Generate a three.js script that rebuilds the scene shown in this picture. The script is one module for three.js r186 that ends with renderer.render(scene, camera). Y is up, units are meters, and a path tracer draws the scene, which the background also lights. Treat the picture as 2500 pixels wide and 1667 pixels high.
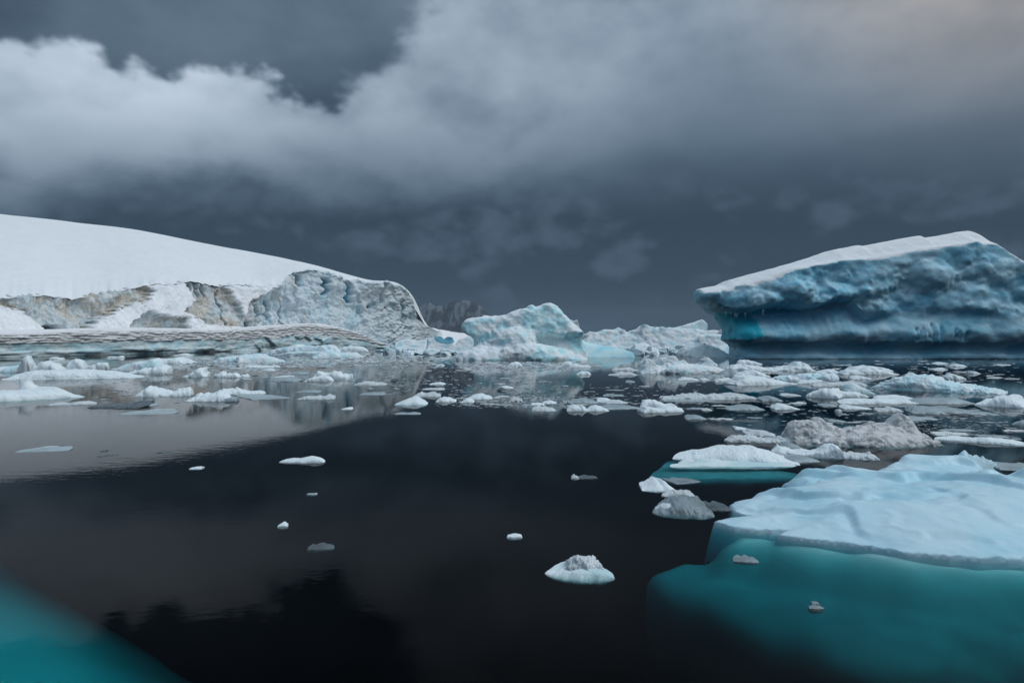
import * as THREE from 'three';
import { mergeGeometries } from 'three/addons/utils/BufferGeometryUtils.js';
import { createNoise2D, createNoise3D } from 'simplex-noise';

// ---------------------------------------------------------------- camera, sky, sun, exposure
const EYE = 3;                                   // metres above the water
const FOCAL = 2500 / 1.5;                        // focal length in pixels of the 2500 x 1667 photograph (24 mm lens)
const CX = 1250, CY = 833.5;
const scene = new THREE.Scene();
const camera = new THREE.PerspectiveCamera(2 * Math.atan(0.5 * 1667 / FOCAL) * 180 / Math.PI, 1024 / 682, 0.1, 30000);
camera.position.set(0, EYE, 0);
camera.lookAt(0, EYE, -100);
const renderer = new THREE.WebGLRenderer({ antialias: true });
renderer.toneMapping = THREE.LinearToneMapping;
renderer.toneMappingExposure = 1.15;
renderer.shadowMap.enabled = true;

function rng(seed) { let a = seed | 0; return () => { a = (a + 0x6d2b79f5) | 0; let t = Math.imul(a ^ (a >>> 15), 1 | a); t = (t + Math.imul(t ^ (t >>> 7), 61 | t)) ^ t; return ((t ^ (t >>> 14)) >>> 0) / 4294967296; }; }
const N3 = createNoise3D(rng(11)), N2 = createNoise2D(rng(23));
const clamp = (x, a = 0, b = 1) => Math.min(b, Math.max(a, x));
const mix = (a, b, t) => a + (b - a) * t;
const sm = (a, b, x) => { const t = clamp((x - a) / (b - a)); return t * t * (3 - 2 * t); };
function fbm(x, y, z, oct = 4) { let s = 0, a = 0.5; for (let i = 0; i < oct; i++, a *= 0.5, x *= 2.03, y *= 2.03, z *= 2.03) s += a * N3(x + i * 7.1, y - i * 3.3, z); return s; }
function ridge(x, y, z, oct = 4) { let s = 0, a = 0.5; for (let i = 0; i < oct; i++, a *= 0.5, x *= 2.07, y *= 2.07, z *= 2.07) s += a * (1 - 2 * Math.abs(N3(x, y + i * 5.7, z))); return s; }
function hash(i, j, k = 0) { let h = Math.imul(i, 374761393) ^ Math.imul(j, 668265263) ^ Math.imul(k, 2147483647 - 1274126177); h = Math.imul(h ^ (h >>> 13), 1274126177); return ((h ^ (h >>> 16)) >>> 0) / 4294967296; }
// cells of a jittered grid: distance to the nearest point, to the border with the next cell, and the cell's own number
function cells(x, y, z = 0, flat = true) {
  const i0 = Math.floor(x), j0 = Math.floor(y), k0 = flat ? 0 : Math.floor(z); let d1 = 9, d2 = 9, id = 0;
  for (let k = flat ? 0 : -1; k <= (flat ? 0 : 1); k++) for (let j = -1; j <= 1; j++) for (let i = -1; i <= 1; i++) {
    const a = i0 + i, b = j0 + j, c = k0 + k, h = hash(a, b, c);
    const dx = a + 0.1 + 0.8 * h - x, dy = b + 0.1 + 0.8 * hash(b, a, c + 5) - y, dz = flat ? 0 : c + 0.1 + 0.8 * hash(c, b, a + 9) - z, d = Math.sqrt(dx * dx + dy * dy + dz * dz);
    if (d < d1) { d2 = d1; d1 = d; id = h; } else if (d < d2) d2 = d;
  }
  return [d1, d2 - d1, id];
}
function poly(points, x, ease = false) {          // piecewise-linear curve through [x, y] points
  if (x <= points[0][0]) return points[0][1];
  for (let i = 1; i < points.length; i++) if (x <= points[i][0]) { const [a, b] = points[i - 1], [c, d] = points[i]; const t = (x - a) / (c - a || 1); if (!ease) return mix(b, d, t);
    const [pa, pb] = points[i - 2] ?? points[i - 1], [na, nb] = points[i + 1] ?? points[i], h = c - a, m0 = pa === a ? (d - b) / h : (d - pb) / (c - pa), m1 = na === c ? (d - b) / h : (nb - b) / (na - a), t2 = t * t, t3 = t2 * t;
    return (2 * t3 - 3 * t2 + 1) * b + (t3 - 2 * t2 + t) * h * m0 + (3 * t2 - 2 * t3) * d + (t3 - t2) * h * m1; }
  return points[points.length - 1][1];
}
// continuous facets, bulging toward the viewer: the least of tilted shallow domes round jittered points
function facets(x, y, seed = 0) {
  const i0 = Math.floor(x), j0 = Math.floor(y); let m = 9;
  for (let j = -1; j <= 1; j++) for (let i = -1; i <= 1; i++) {
    const a = i0 + i, b = j0 + j, dx = x - a - 0.1 - 0.8 * hash(a, b, seed), dy = y - b - 0.1 - 0.8 * hash(b, a, seed + 5);
    m = Math.min(m, 0.55 * hash(a, b, seed + 11) + 0.7 * (hash(a, b, seed + 2) - 0.5) * dx + 0.9 * (hash(a, b, seed + 3) - 0.5) * dy + 0.45 * (dx * dx + dy * dy));
  }
  return m;
}
const lin = (r, g, b) => new THREE.Color().setRGB(r, g, b);

// the sky: an overcast deck with one paler bank of cloud, computed per direction
const WPX = 3072, HPX = 1536;
{
  const data = new Float32Array(WPX * HPX * 4), px = (x, y) => { const az = Math.atan2(x - 1176, 1568); return [az * 57.2958, Math.atan2((784 - y) * Math.cos(az), 1568) * 57.2958]; };
  const topLine = [[-400, 60], [-150, 140], [0, 116], [90, 124], [170, 110], [280, 154], [430, 180], [600, 194], [700, 226], [790, 214], [870, 168], [950, 96], [1000, 20], [1060, -40], [1250, -60], [1420, -20], [1600, -40], [1850, -50], [2200, -50]].map(([x, y]) => px(x, y));
  const lowLine = [[-400, 420], [0, 470], [300, 468], [600, 465], [900, 470], [1200, 475], [1500, 490], [1800, 500], [2200, 520]].map(([x, y]) => px(x, y));
  const strong = [[-90, 0.0], [-55, 0.22], [-37, 0.47], [-28, 0.43], [-18, 0.33], [-5, 0.29], [5, 0.245], [15, 0.185], [28, 0.17], [42, 0.15], [80, 0.0]];
  const E = 1 / renderer.toneMappingExposure;
  for (let row = 0; row < HPX; row++) {
    const el = (row + 0.5) / HPX * 180 - 90, se = Math.sin(el / 57.2958), ce = Math.cos(el / 57.2958);
    for (let col = 0; col < WPX; col++) {
      const o = (row * WPX + col) * 4;
      let L = 0.10, warm = 0;
      if (el > -1) {
        const th = ((col + 0.5) / WPX - 0.5) * 2 * Math.PI, x = ce * Math.cos(th), z = ce * Math.sin(th);
        let az = (th + Math.PI / 2) * 57.2958; if (az > 180) az -= 360;
        const n1 = fbm(x * 2.2, se * 4.2, z * 2.2, 5), n2 = fbm(x * 7 + 9, se * 11, z * 7, 5), n3 = fbm(x * 15, se * 24 + 4, z * 15, 4);
        // the deck itself: darkest low down, lighter with height, lightest overhead
        L = mix(0.055, 0.155, sm(13, 25, el + 4 * n1)) + 0.46 * sm(22, 64, el) + 0.016 * n2 + 0.012 * n1;
        L *= 1 + 0.10 * sm(10, 24, el) * n2;
        // pale wisps in the low dark belt
        L += 0.038 * sm(-0.1, 0.7, n2 * 0.8 + 0.5 * n3 + 0.3 * n1) * sm(2.5, 5, el) * (1 - sm(11, 15, el));
        L += 0.012 * sm(3.2, 0.6, el);
        // the pale bank
        const soft = mix(0.7, 5.5, sm(-20, 12, az)), e1 = poly(topLine, az, true) + 2.0 * n2 * sm(-60, 0, az) + 0.9 * n3 + 0.6 * n2;
        const e0 = poly(lowLine, az, true) + 2.6 * n2 + 1.8 * n1;
        const bank = sm(-soft, soft * 0.6, e1 - el) * sm(-1.5, mix(6, 15, sm(-2, 22, az)), el - e0) * poly(strong, az);
        L += bank * (0.86 + 0.34 * n1 + 0.26 * n2) * mix(1, 0.8, sm(10, 22, el) * sm(-15, 0, az));
        warm = sm(26, 6, Math.hypot((az - 40) * 0.9, el - 33));
        L += 0.10 * warm;
      }
      const cool = 0.33 + 0.9 * Math.exp(-L * 4.5);   // dark cloud is bluer than bright cloud
      data[o] = L * E * (1 - 0.42 * cool + 0.30 * warm); data[o + 1] = L * E * (1 - 0.0 * cool + 0.02 * warm); data[o + 2] = L * E * (1 + 0.50 * cool - 0.26 * warm); data[o + 3] = 1;
    }
  }
  const sky = new THREE.DataTexture(data, WPX, HPX, THREE.RGBAFormat, THREE.FloatType);
  sky.mapping = THREE.EquirectangularReflectionMapping; sky.magFilter = THREE.LinearFilter; sky.needsUpdate = true;
  scene.background = sky; scene.environment = sky;
}
const sun = new THREE.DirectionalLight(lin(1, 0.995, 0.985), 1.25);
{
  const az = 100 / 57.2958, el = 47 / 57.2958;
  sun.position.set(Math.sin(az) * Math.cos(el) * 600, Math.sin(el) * 600, -Math.cos(az) * Math.cos(el) * 600 - 150);
  sun.target.position.set(0, 0, -150);
  sun.shadow.radius = 75; sun.castShadow = true; sun.shadow.mapSize.set(4096, 4096);
  Object.assign(sun.shadow.camera, { left: -420, right: 420, top: 420, bottom: -420, near: 1, far: 1600 });
  sun.name = 'sun'; scene.add(sun, sun.target);
}
scene.fog = new THREE.FogExp2(lin(0.62, 0.82, 1.0), 0.00007);

// ---------------------------------------------------------------- helpers
const dist = (y, plane = 0) => (EYE - plane) * FOCAL / (y - CY);          // distance of the point of a level plane seen at row y
const spot = (x, y, plane = 0) => { const d = dist(y, plane); return new THREE.Vector3((x - CX) / FOCAL * d, plane, -d); };
const along = (x, y, d) => new THREE.Vector3((x - CX) / FOCAL * d, EYE + (CY - y) / FOCAL * d, -d);

const taken = new Map();
function numbered(name) { const n = taken.get(name) ?? 0; taken.set(name, n + 1); return n ? name + '_' + String(n).padStart(3, '0') : name; }
function tag(o, label, category, group) { o.userData.label = label; o.userData.category = category; if (group) o.userData.group = group; return o; }
function thing(name, label, category, at, group) { const o = new THREE.Group(); o.name = numbered(name); o.position.copy(at); scene.add(o); return tag(o, label, category, group); }
function part(name, geometry, material, parent) { const m = new THREE.Mesh(geometry, material); m.name = name; parent.add(m); return m; }
function structure(name, geometry, material) { const m = new THREE.Mesh(geometry, material); m.name = numbered(name); m.userData.kind = 'structure'; scene.add(m); return m; }

function noiseTexture(size, fn) {
  const d = new Uint8Array(size * size * 4);
  for (let j = 0; j < size; j++) for (let i = 0; i < size; i++) {
    // points on a torus in four dimensions would tile exactly; two crossed blends do nearly as well
    const u = i / size, v = j / size, bu = sm(0, 1, u), bv = sm(0, 1, v);
    const val = mix(mix(fn(u, v), fn(u - 1, v), bu), mix(fn(u, v - 1), fn(u - 1, v - 1), bu), bv), k = (j * size + i) * 4;
    d[k] = d[k + 1] = d[k + 2] = clamp(val * 255, 0, 255); d[k + 3] = 255;
  }
  const t = new THREE.DataTexture(d, size, size); t.wrapS = t.wrapT = THREE.RepeatWrapping; t.magFilter = THREE.LinearFilter; t.needsUpdate = true; return t;
}
const grain = noiseTexture(512, (u, v) => 0.5 + 0.55 * fbm(u * 9, v * 9, 3, 6));                       // snow and ice grain
const pitted = noiseTexture(512, (u, v) => { const c = cells(u * 40 + 0.3 * N2(u * 20, v * 20), v * 40); return 0.35 + 0.45 * clamp(c[0]) + 0.45 * fbm(u * 16, v * 16, 8, 5); });   // crumbly, weathered ice
const ripple = noiseTexture(1024, (u, v) => 0.5 + 0.40 * fbm(u * 12, v * 26, 1, 5) + 0.12 * fbm(u * 50, v * 110, 6, 3));
const rep = (t, s) => { const c = t.clone(); c.repeat.set(s, s); c.needsUpdate = true; return c; };

const M = {};
const ice = (name, color, roughness, map, scale, bump, more = {}) => M[name] = new THREE.MeshPhysicalMaterial({ name, color, roughness, bumpMap: map ? rep(map, scale) : null, bumpScale: bump, vertexColors: true, ior: 1.31, specularIntensity: 0.8, ...more });
ice('snow', lin(1, 1, 1), 0.85, grain, 0.5, 0.05);
ice('hill_snow', lin(1, 1, 1), 0.9, grain, 0.02, 0.5);
ice('blue_ice', lin(1, 1, 1), 0.45, grain, 0.35, 0.05);
ice('cliff_ice', lin(1, 1, 1), 0.6, pitted, 0.10, 0.30);
ice('floe_ice', lin(1, 1, 1), 0.55, grain, 0.8, 0.02);
ice('crumbly_ice', lin(1, 1, 1), 0.5, pitted, 0.9, 0.05);
ice('clear_ice', lin(1, 1, 1), 0.16, pitted, 1.2, 0.015);
ice('smooth_ice', lin(1, 1, 1), 0.30, grain, 0.8, 0.004);
ice('rock', lin(1, 1, 1), 0.9, grain, 0.004, 4);

// surface of a solid given by a signed distance f(x, y, z): naive surface nets
function nets(f, lo, hi, cell) {
  const n = [0, 1, 2].map((k) => Math.max(2, Math.ceil((hi[k] - lo[k]) / cell) + 1)), [nx, ny, nz] = n, v = new Float32Array(nx * ny * nz), at = (i, j, k) => (k * ny + j) * nx + i;
  for (let k = 0; k < nz; k++) for (let j = 0; j < ny; j++) for (let i = 0; i < nx; i++) {
    const edge = i === 0 || j === 0 || k === 0 || i === nx - 1 || j === ny - 1 || k === nz - 1;
    v[at(i, j, k)] = edge ? cell : f(lo[0] + i * cell, lo[1] + j * cell, lo[2] + k * cell);
  }
  const ids = new Int32Array(nx * ny * nz).fill(-1), pos = [], index = [];
  for (let k = 0; k < nz - 1; k++) for (let j = 0; j < ny - 1; j++) for (let i = 0; i < nx - 1; i++) {
    let m = 0, sx = 0, sy = 0, sz = 0, c = 0; const g = [];
    for (let q = 0; q < 8; q++) { const a = v[at(i + (q & 1), j + ((q >> 1) & 1), k + (q >> 2))]; g.push(a); if (a < 0) m |= 1 << q; }
    if (m === 0 || m === 255) continue;
    for (let a = 0; a < 8; a++) for (let b = 1; b < 8; b <<= 1) if (!(a & b)) {
      const e = a | b; if ((g[a] < 0) === (g[e] < 0)) continue;
      const t = g[a] / (g[a] - g[e]); sx += (a & 1) + (b === 1 ? t : 0); sy += ((a >> 1) & 1) + (b === 2 ? t : 0); sz += (a >> 2) + (b === 4 ? t : 0); c++;
    }
    ids[at(i, j, k)] = pos.length / 3; pos.push(lo[0] + (i + sx / c) * cell, lo[1] + (j + sy / c) * cell, lo[2] + (k + sz / c) * cell);
  }
  const quad = (a, b, c, d, turn) => { if (a < 0 || b < 0 || c < 0 || d < 0) return; turn ? index.push(a, c, b, a, d, c) : index.push(a, b, c, a, c, d); };
  for (let k = 1; k < nz - 1; k++) for (let j = 1; j < ny - 1; j++) for (let i = 1; i < nx - 1; i++) {
    const a = v[at(i, j, k)] < 0;
    if (a !== v[at(i + 1, j, k)] < 0) quad(ids[at(i, j, k)], ids[at(i, j - 1, k)], ids[at(i, j - 1, k - 1)], ids[at(i, j, k - 1)], a);
    if (a !== v[at(i, j + 1, k)] < 0) quad(ids[at(i, j, k)], ids[at(i, j, k - 1)], ids[at(i - 1, j, k - 1)], ids[at(i - 1, j, k)], a);
    if (a !== v[at(i, j, k + 1)] < 0) quad(ids[at(i, j, k)], ids[at(i - 1, j, k)], ids[at(i - 1, j - 1, k)], ids[at(i, j - 1, k)], a);
  }
  const g = new THREE.BufferGeometry(); g.setAttribute('position', new THREE.Float32BufferAttribute(pos, 3)); g.setIndex(index); g.computeVertexNormals();
  // make sure that faces look outwards
  let s = 0; const P = g.attributes.position, Nn = g.attributes.normal;
  for (let q = 0; q < P.count; q += 97) { const e = cell * 0.6, x = P.getX(q), y = P.getY(q), z = P.getZ(q); s += Math.sign(f(x + Nn.getX(q) * e, y + Nn.getY(q) * e, z + Nn.getZ(q) * e) - f(x, y, z)); }
  if (s < 0) { for (let q = 0; q < index.length; q += 3) { const t = index[q]; index[q] = index[q + 1]; index[q + 1] = t; } g.setIndex(index); g.computeVertexNormals(); }
  return g;
}
// uv in metres for noise maps, and colours per vertex
function dress(g, color, shift = 0) {
  const P = g.attributes.position, n = P.count, uv = new Float32Array(n * 2), c = new Float32Array(n * 3), Nn = g.attributes.normal, out = [0, 0, 0];
  for (let i = 0; i < n; i++) {
    const x = P.getX(i), y = P.getY(i), z = P.getZ(i);
    uv[i * 2] = x + 0.61 * z + shift; uv[i * 2 + 1] = y + 0.79 * z - 0.23 * x + shift * 0.7;
    color(out, x, y, z, Nn.getX(i), Nn.getY(i), Nn.getZ(i)); c.set(out, i * 3);
  }
  g.setAttribute('uv', new THREE.BufferAttribute(uv, 2)); g.setAttribute('color', new THREE.BufferAttribute(c, 3)); return g;
}
// the triangles of g sorted into several geometries by which(x, y, z, nx, ny, nz) -> number
function sorted(g, which, count) {
  const P = g.attributes.position, Nn = g.attributes.normal, I = g.index.array, lists = Array.from({ length: count }, () => []);
  for (let t = 0; t < I.length; t += 3) {
    let x = 0, y = 0, z = 0, a = 0, b = 0, c = 0; for (let q = 0; q < 3; q++) { const i = I[t + q]; x += P.getX(i) / 3; y += P.getY(i) / 3; z += P.getZ(i) / 3; a += Nn.getX(i) / 3; b += Nn.getY(i) / 3; c += Nn.getZ(i) / 3; }
    lists[which(x, y, z, a, b, c)].push(I[t], I[t + 1], I[t + 2]);
  }
  return lists.map((list) => {
    const map = new Map(), idx = [], pos = [], nor = [];
    for (const i of list) { if (!map.has(i)) { map.set(i, pos.length / 3); pos.push(P.getX(i), P.getY(i), P.getZ(i)); nor.push(Nn.getX(i), Nn.getY(i), Nn.getZ(i)); } idx.push(map.get(i)); }
    const o = new THREE.BufferGeometry(); o.setAttribute('position', new THREE.Float32BufferAttribute(pos, 3)); o.setAttribute('normal', new THREE.Float32BufferAttribute(nor, 3)); o.setIndex(idx); return o;
  });
}
function grid(nu, nv, fn, closeU = false) {       // a sheet of (nu + 1) x (nv + 1) points
  const pos = [], idx = [], p = [0, 0, 0];
  for (let j = 0; j <= nv; j++) for (let i = 0; i <= nu; i++) { fn(p, i / nu, j / nv); pos.push(...p); }
  for (let j = 0; j < nv; j++) for (let i = 0; i < nu; i++) { const a = j * (nu + 1) + i, b = a + 1, c = a + nu + 1, d = c + 1; idx.push(a, b, d, a, d, c); }
  const g = new THREE.BufferGeometry(); g.setAttribute('position', new THREE.Float32BufferAttribute(pos, 3)); g.setIndex(idx); g.computeVertexNormals(); return g;
}
function polygonDistance(p, x, y) {               // signed, negative inside
  let d = 1e9, inside = false;
  for (let i = 0, j = p.length - 1; i < p.length; j = i++) {
    const [ax, ay] = p[j], [bx, by] = p[i], ex = bx - ax, ey = by - ay, wx = x - ax, wy = y - ay, t = clamp((wx * ex + wy * ey) / (ex * ex + ey * ey || 1)), qx = wx - ex * t, qy = wy - ey * t;
    d = Math.min(d, qx * qx + qy * qy);
    if ((ay > y) !== (by > y) && x < ex * (y - ay) / (ey || 1e-9) + ax) inside = !inside;
  }
  return inside ? -Math.sqrt(d) : Math.sqrt(d);
}
const smin = (a, b, k) => { const h = Math.max(k - Math.abs(a - b), 0) / k; return Math.min(a, b) - h * h * k * 0.25; };
const smax = (a, b, k) => -smin(-a, -b, k);
const ellipsoid = (x, y, z, cx, cy, cz, rx, ry, rz) => { const a = (x - cx) / rx, b = (y - cy) / ry, c = (z - cz) / rz, k = Math.sqrt(a * a + b * b + c * c); return (k - 1) * Math.min(rx, ry, rz) * (k > 0.2 ? 1 : 1); };
const tone = (r, g, b, vary = 0.06, scale = 1) => (o, x, y, z) => { const n = 1 + vary * fbm(x * 0.7 * scale, y * 0.7 * scale, z * 0.7 * scale, 3) * 2; o[0] = r * n; o[1] = g * n; o[2] = b * n; };

// ---------------------------------------------------------------- the sea
{
  const S = 5200, deep = -70;
  const g = new THREE.BoxGeometry(2 * S, -deep, S + 800); g.translate(0, deep / 2, -(S - 800) / 2);
  const P = g.attributes.position, uv = g.attributes.uv;
  for (let i = 0; i < P.count; i++) uv.setXY(i, P.getX(i), P.getZ(i));
  M.water = new THREE.MeshPhysicalMaterial({ name: 'sea_water', color: lin(1, 1, 1), roughness: 0.0, transmission: 1, thickness: 1, ior: 1.08, attenuationColor: lin(0.11, 0.55, 0.58), attenuationDistance: 1, bumpMap: rep(ripple, 1 / 9), bumpScale: 0.0013 });
  structure('sea_water', g, M.water).userData.label = 'calm dark sea water mirroring sky and ice';
}

// ---------------------------------------------------------------- far mountain
{
  const D = 4000, sil = [[820, 60], [900, 130], [945, 182], [965, 212], [985, 234], [1000, 222], [1020, 216], [1040, 240], [1062, 250], [1082, 243], [1102, 220], [1118, 180], [1135, 130], [1160, 75], [1200, 40], [1300, 10]];
  const g = grid(300, 130, (p, u, v) => {
    const a = mix(820, 1300, u), x = (a - 1176) / 1568 * D, z = -D + 260 - v * 700, w = v * 700 - 260;
    const top = poly(sil, a, true), fall = w < 0 ? 1 - sm(0, 1, -w / 260) : 1 - 0.8 * sm(0, 1, w / 440);
    const spur = ridge(x * 0.0045 + 3 + z * 0.001, z * 0.0030, 2, 3), h = top * Math.max(0, fall + 0.40 * spur * fall * (1 - fall));
    p[0] = x; p[1] = h - 4 + 6 * fbm(x * 0.02, z * 0.02, 1, 3) * sm(0.1, 0.6, fall); p[2] = z;
  });
  dress(g, (o, x, y, z) => {
    const n = ridge(x * 0.02, y * 0.006, z * 0.006, 4) + 0.8 * fbm(x * 0.006, y * 0.012, z * 0.006, 3), s = sm(0.05, 0.35, n);
    o[0] = mix(0.14, 0.045, s); o[1] = mix(0.16, 0.052, s); o[2] = mix(0.19, 0.06, s);
  });
  structure('mountain', g, M.rock).userData.label = 'dark snow-streaked mountain on the horizon under low cloud';
}

// ---------------------------------------------------------------- snow hill, glacier cliff, ice shelf (left)
// along the shore: a = column of the 2352-pixel-wide photograph; distance of the cliff, heights of its foot, its top and the hill's crest
const cliffD = [[-420, 150], [0, 190], [300, 230], [600, 290], [800, 330], [945, 372], [985, 400], [1010, 440]];
const cliffTopPx = [[-420, 690], [0, 682], [100, 675], [165, 684], [230, 672], [300, 660], [345, 650], [400, 648], [440, 643], [500, 655], [540, 650], [600, 655], [650, 650], [678, 622], [720, 618], [760, 628], [800, 641], [850, 648], [890, 646], [925, 660], [942, 678], [952, 706], [975, 745], [1010, 762]];
const crestPx = [[-420, 470], [0, 502], [150, 515], [300, 531], [450, 558], [600, 584], [700, 605], [800, 631], [850, 643], [900, 646.5], [925, 657], [942, 676], [952, 704], [975, 744], [1010, 761]];
const crestD = [[-420, 430], [0, 430], [300, 420], [600, 395], [800, 372], [880, 366], [945, 380], [985, 406], [1010, 446]];
const H2 = (y, d) => EYE + (784 - y) / 1568 * d;
const cliffAt = (a) => { const d = poly(cliffD, a, true); return [(a - 1176) / 1568 * d, -d, d]; };
const cliffSmooth = (a) => { let m = 0; for (let k = -4; k <= 4; k++) m += poly(cliffTopPx, a + k * 18 * sm(960, 860, a)) / 9; return H2(m, poly(cliffD, a, true)); }, cliffTop = (a) => H2(poly(cliffTopPx, a) + 4 * fbm(a * 0.06, 1, 1, 4) * sm(960, 900, a), poly(cliffD, a, true));
// snow lying against and over the ice: patches in wall coordinates (column, row of the photograph)
const drifts = [[[-60, 700], [25, 712], [60, 745], [90, 775], [-80, 775]], [[300, 695], [318, 712], [270, 745], [240, 775], [150, 775], [200, 738], [262, 706]], [[332, 650], [412, 640], [428, 690], [395, 715], [440, 740], [470, 775], [395, 775], [405, 730], [340, 722], [300, 706], [322, 690], [346, 668]], [[508, 650], [575, 600], [660, 610], [640, 650], [590, 680], [560, 690], [540, 730], [535, 700], [520, 680]], [[410, 745], [520, 752], [545, 775], [400, 775]]];
const bands = [[430, 643, 684, 4.0], [452, 645, 690, 2.2], [465, 650, 688, 2.5], [498, 668, 720, 1.4], [494, 690, 760, 1.2], [612, 690, 740, 3.6], [640, 700, 770, 1.6], [684, 628, 662, 5], [743, 640, 682, 5.5], [797, 648, 700, 5.5], [560, 738, 775, 9], [590, 700, 735, 4], [875, 650, 700, 2.4], [925, 690, 745, 2], [850, 700, 712, 4], [417, 728, 775, 6], [106, 748, 775, 10], [172, 676, 690, 5]];
function crevice(a, y) { let m = 0; for (const [c, y0, y1, w] of bands) { const wob = 5 * N2(y * 0.05, c), s = Math.exp(-Math.pow((a + wob - c) / (w * 1.25), 2) * 1.3) * sm(y0 - 4, y0 + 5, y) * (1 - sm(y1 - 10, y1, y)); if (s > m) m = s; } return m; }
function drift(a, y) { let d = 1e9; for (const p of drifts) d = Math.min(d, polygonDistance(p, a, y)); return d + 7 * fbm(a * 0.05, y * 0.09, 4, 4); }
{
  const NU = 900, NV = 170, row = (a, y, d) => 784 - (y - EYE) / d * 1568;
  const wall = grid(NU, NV, (p, u, v) => {
    const a = mix(-260, 1000, u), [x, z, d] = cliffAt(a), [x2, z2] = cliffAt(a + 4), l = Math.hypot(x2 - x, z2 - z), nx = -(z2 - z) / l, nz = (x2 - x) / l;
    const top = cliffTop(a), y = mix(-2, top, v), py = row(a, y, d), s = a * 0.19;       // s: metres along the wall
    const far = sm(520, 660, a), f1 = fbm(s * 0.05, y * 0.06, 1, 4), dr = drift(a, py), snow = 1 - sm(-2, 6, dr);
    const wob = 0.35 * fbm(s * 0.2, y * 0.15, 3, 3);
    const c1 = cells(s * mix(0.11, 0.20, far) + wob, y * 0.055 + wob), c2 = cells(s * 0.42 + wob * 2, y * 0.24 + 3.3), c3 = cells(s * 1.1, y * 0.8 + wob * 3);
    let out = 4.0 * f1 + mix(1.2, 2.2, far) * (c1[2] - 0.5) * sm(0, 0.12, c1[1]) - mix(2.6, 3.0, far) * (facets(s * mix(0.10, 0.16, far) + wob, y * 0.075 + wob) - 0.4) - 1.1 * (facets(s * 0.4 + wob, y * 0.2 + 3.3, 4) - 0.4);
    const rub = sm(0.75, 0.3, v + 0.3 * fbm(s * 0.08, 0, 7, 2)) * far;
    out += 0.75 * ridge(s * 0.35, y * 0.28, 5, 4) * mix(0.3, 1, rub) + 0.4 * (c3[2] - 0.5) * mix(0.1, 1.0, rub) + 2.2 * rub * (1 - v);
    out += mix(2.2, 0, far) * sm(1, 0.3, v);                                             // the left part leans back
    out -= 9 * crevice(a, py);
    out = mix(out, 3.2 + 2.2 * f1 + (1 - v) * 6.5 + 0.35 * fbm(s * 0.5, y * 0.5, 2, 3), snow * 0.92);
    out -= 1.5 * sm(0.97, 1, v) + 3.5 * sm(0.93, 1.0, v) * sm(0.4, 1, snow);
    const end = sm(930, 1000, a); out *= 1 - 0.6 * end;
    p[0] = x + nx * out; p[1] = y + 0.8 * fbm(s * 0.3, 4, v * 3, 3) * sm(0.9, 1, v); p[2] = z + nz * out;
  });
  // columns of the photograph belong to points by direction from the shore's own curve
  const aOf = (x, z) => { let lo = -270, hi = 1010; for (let i = 0; i < 22; i++) { const m = (lo + hi) / 2, [cx, cz] = cliffAt(m), [dx, dz] = cliffAt(m + 2); (x - cx) * (dx - cx) + (z - cz) * (dz - cz) > 0 ? lo = m : hi = m; } return lo; };
  const col = (x, y, z) => { const a = aOf(x, z); return [a, row(a, y, poly(cliffD, a, true))]; };
  const [dirty, clean, snowy] = sorted(wall, (x, y, z) => { const [a, py] = col(x, y, z); return drift(a, py) < 1 ? 2 : a + 60 * fbm(x * 0.03, y * 0.05, z * 0.03, 3) < 600 ? 0 : 1; }, 3);
  dress(dirty, (o, x, y, z) => {
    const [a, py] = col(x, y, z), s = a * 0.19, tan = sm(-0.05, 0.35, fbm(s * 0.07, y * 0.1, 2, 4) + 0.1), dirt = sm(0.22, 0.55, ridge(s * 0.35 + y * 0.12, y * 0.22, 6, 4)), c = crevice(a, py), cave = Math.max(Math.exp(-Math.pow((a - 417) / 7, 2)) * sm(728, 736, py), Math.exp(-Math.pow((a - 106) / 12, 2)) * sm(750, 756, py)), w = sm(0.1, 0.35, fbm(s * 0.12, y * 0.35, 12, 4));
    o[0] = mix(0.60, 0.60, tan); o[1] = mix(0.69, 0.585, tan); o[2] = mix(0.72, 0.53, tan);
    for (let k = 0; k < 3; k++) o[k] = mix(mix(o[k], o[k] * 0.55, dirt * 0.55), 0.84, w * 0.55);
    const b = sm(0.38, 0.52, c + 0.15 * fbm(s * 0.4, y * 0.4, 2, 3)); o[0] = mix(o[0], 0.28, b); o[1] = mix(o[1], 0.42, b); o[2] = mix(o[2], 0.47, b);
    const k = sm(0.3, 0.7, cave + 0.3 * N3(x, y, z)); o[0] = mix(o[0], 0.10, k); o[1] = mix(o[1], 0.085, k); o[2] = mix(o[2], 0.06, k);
  });
  dress(clean, (o, x, y, z) => {
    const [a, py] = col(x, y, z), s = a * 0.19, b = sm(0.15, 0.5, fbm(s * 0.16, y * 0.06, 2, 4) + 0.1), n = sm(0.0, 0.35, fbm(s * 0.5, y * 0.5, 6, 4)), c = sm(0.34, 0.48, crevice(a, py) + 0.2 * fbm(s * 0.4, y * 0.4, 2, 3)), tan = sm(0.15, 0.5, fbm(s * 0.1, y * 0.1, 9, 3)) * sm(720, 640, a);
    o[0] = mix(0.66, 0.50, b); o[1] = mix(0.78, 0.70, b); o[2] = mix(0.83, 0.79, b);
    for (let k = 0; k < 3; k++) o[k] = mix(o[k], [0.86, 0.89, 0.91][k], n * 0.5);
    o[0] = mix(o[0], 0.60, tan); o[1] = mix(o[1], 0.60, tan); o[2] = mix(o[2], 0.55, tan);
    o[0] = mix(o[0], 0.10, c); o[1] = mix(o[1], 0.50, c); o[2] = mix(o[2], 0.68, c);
  });
  dress(snowy, tone(0.83, 0.87, 0.90, 0.03, 0.3));
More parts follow.
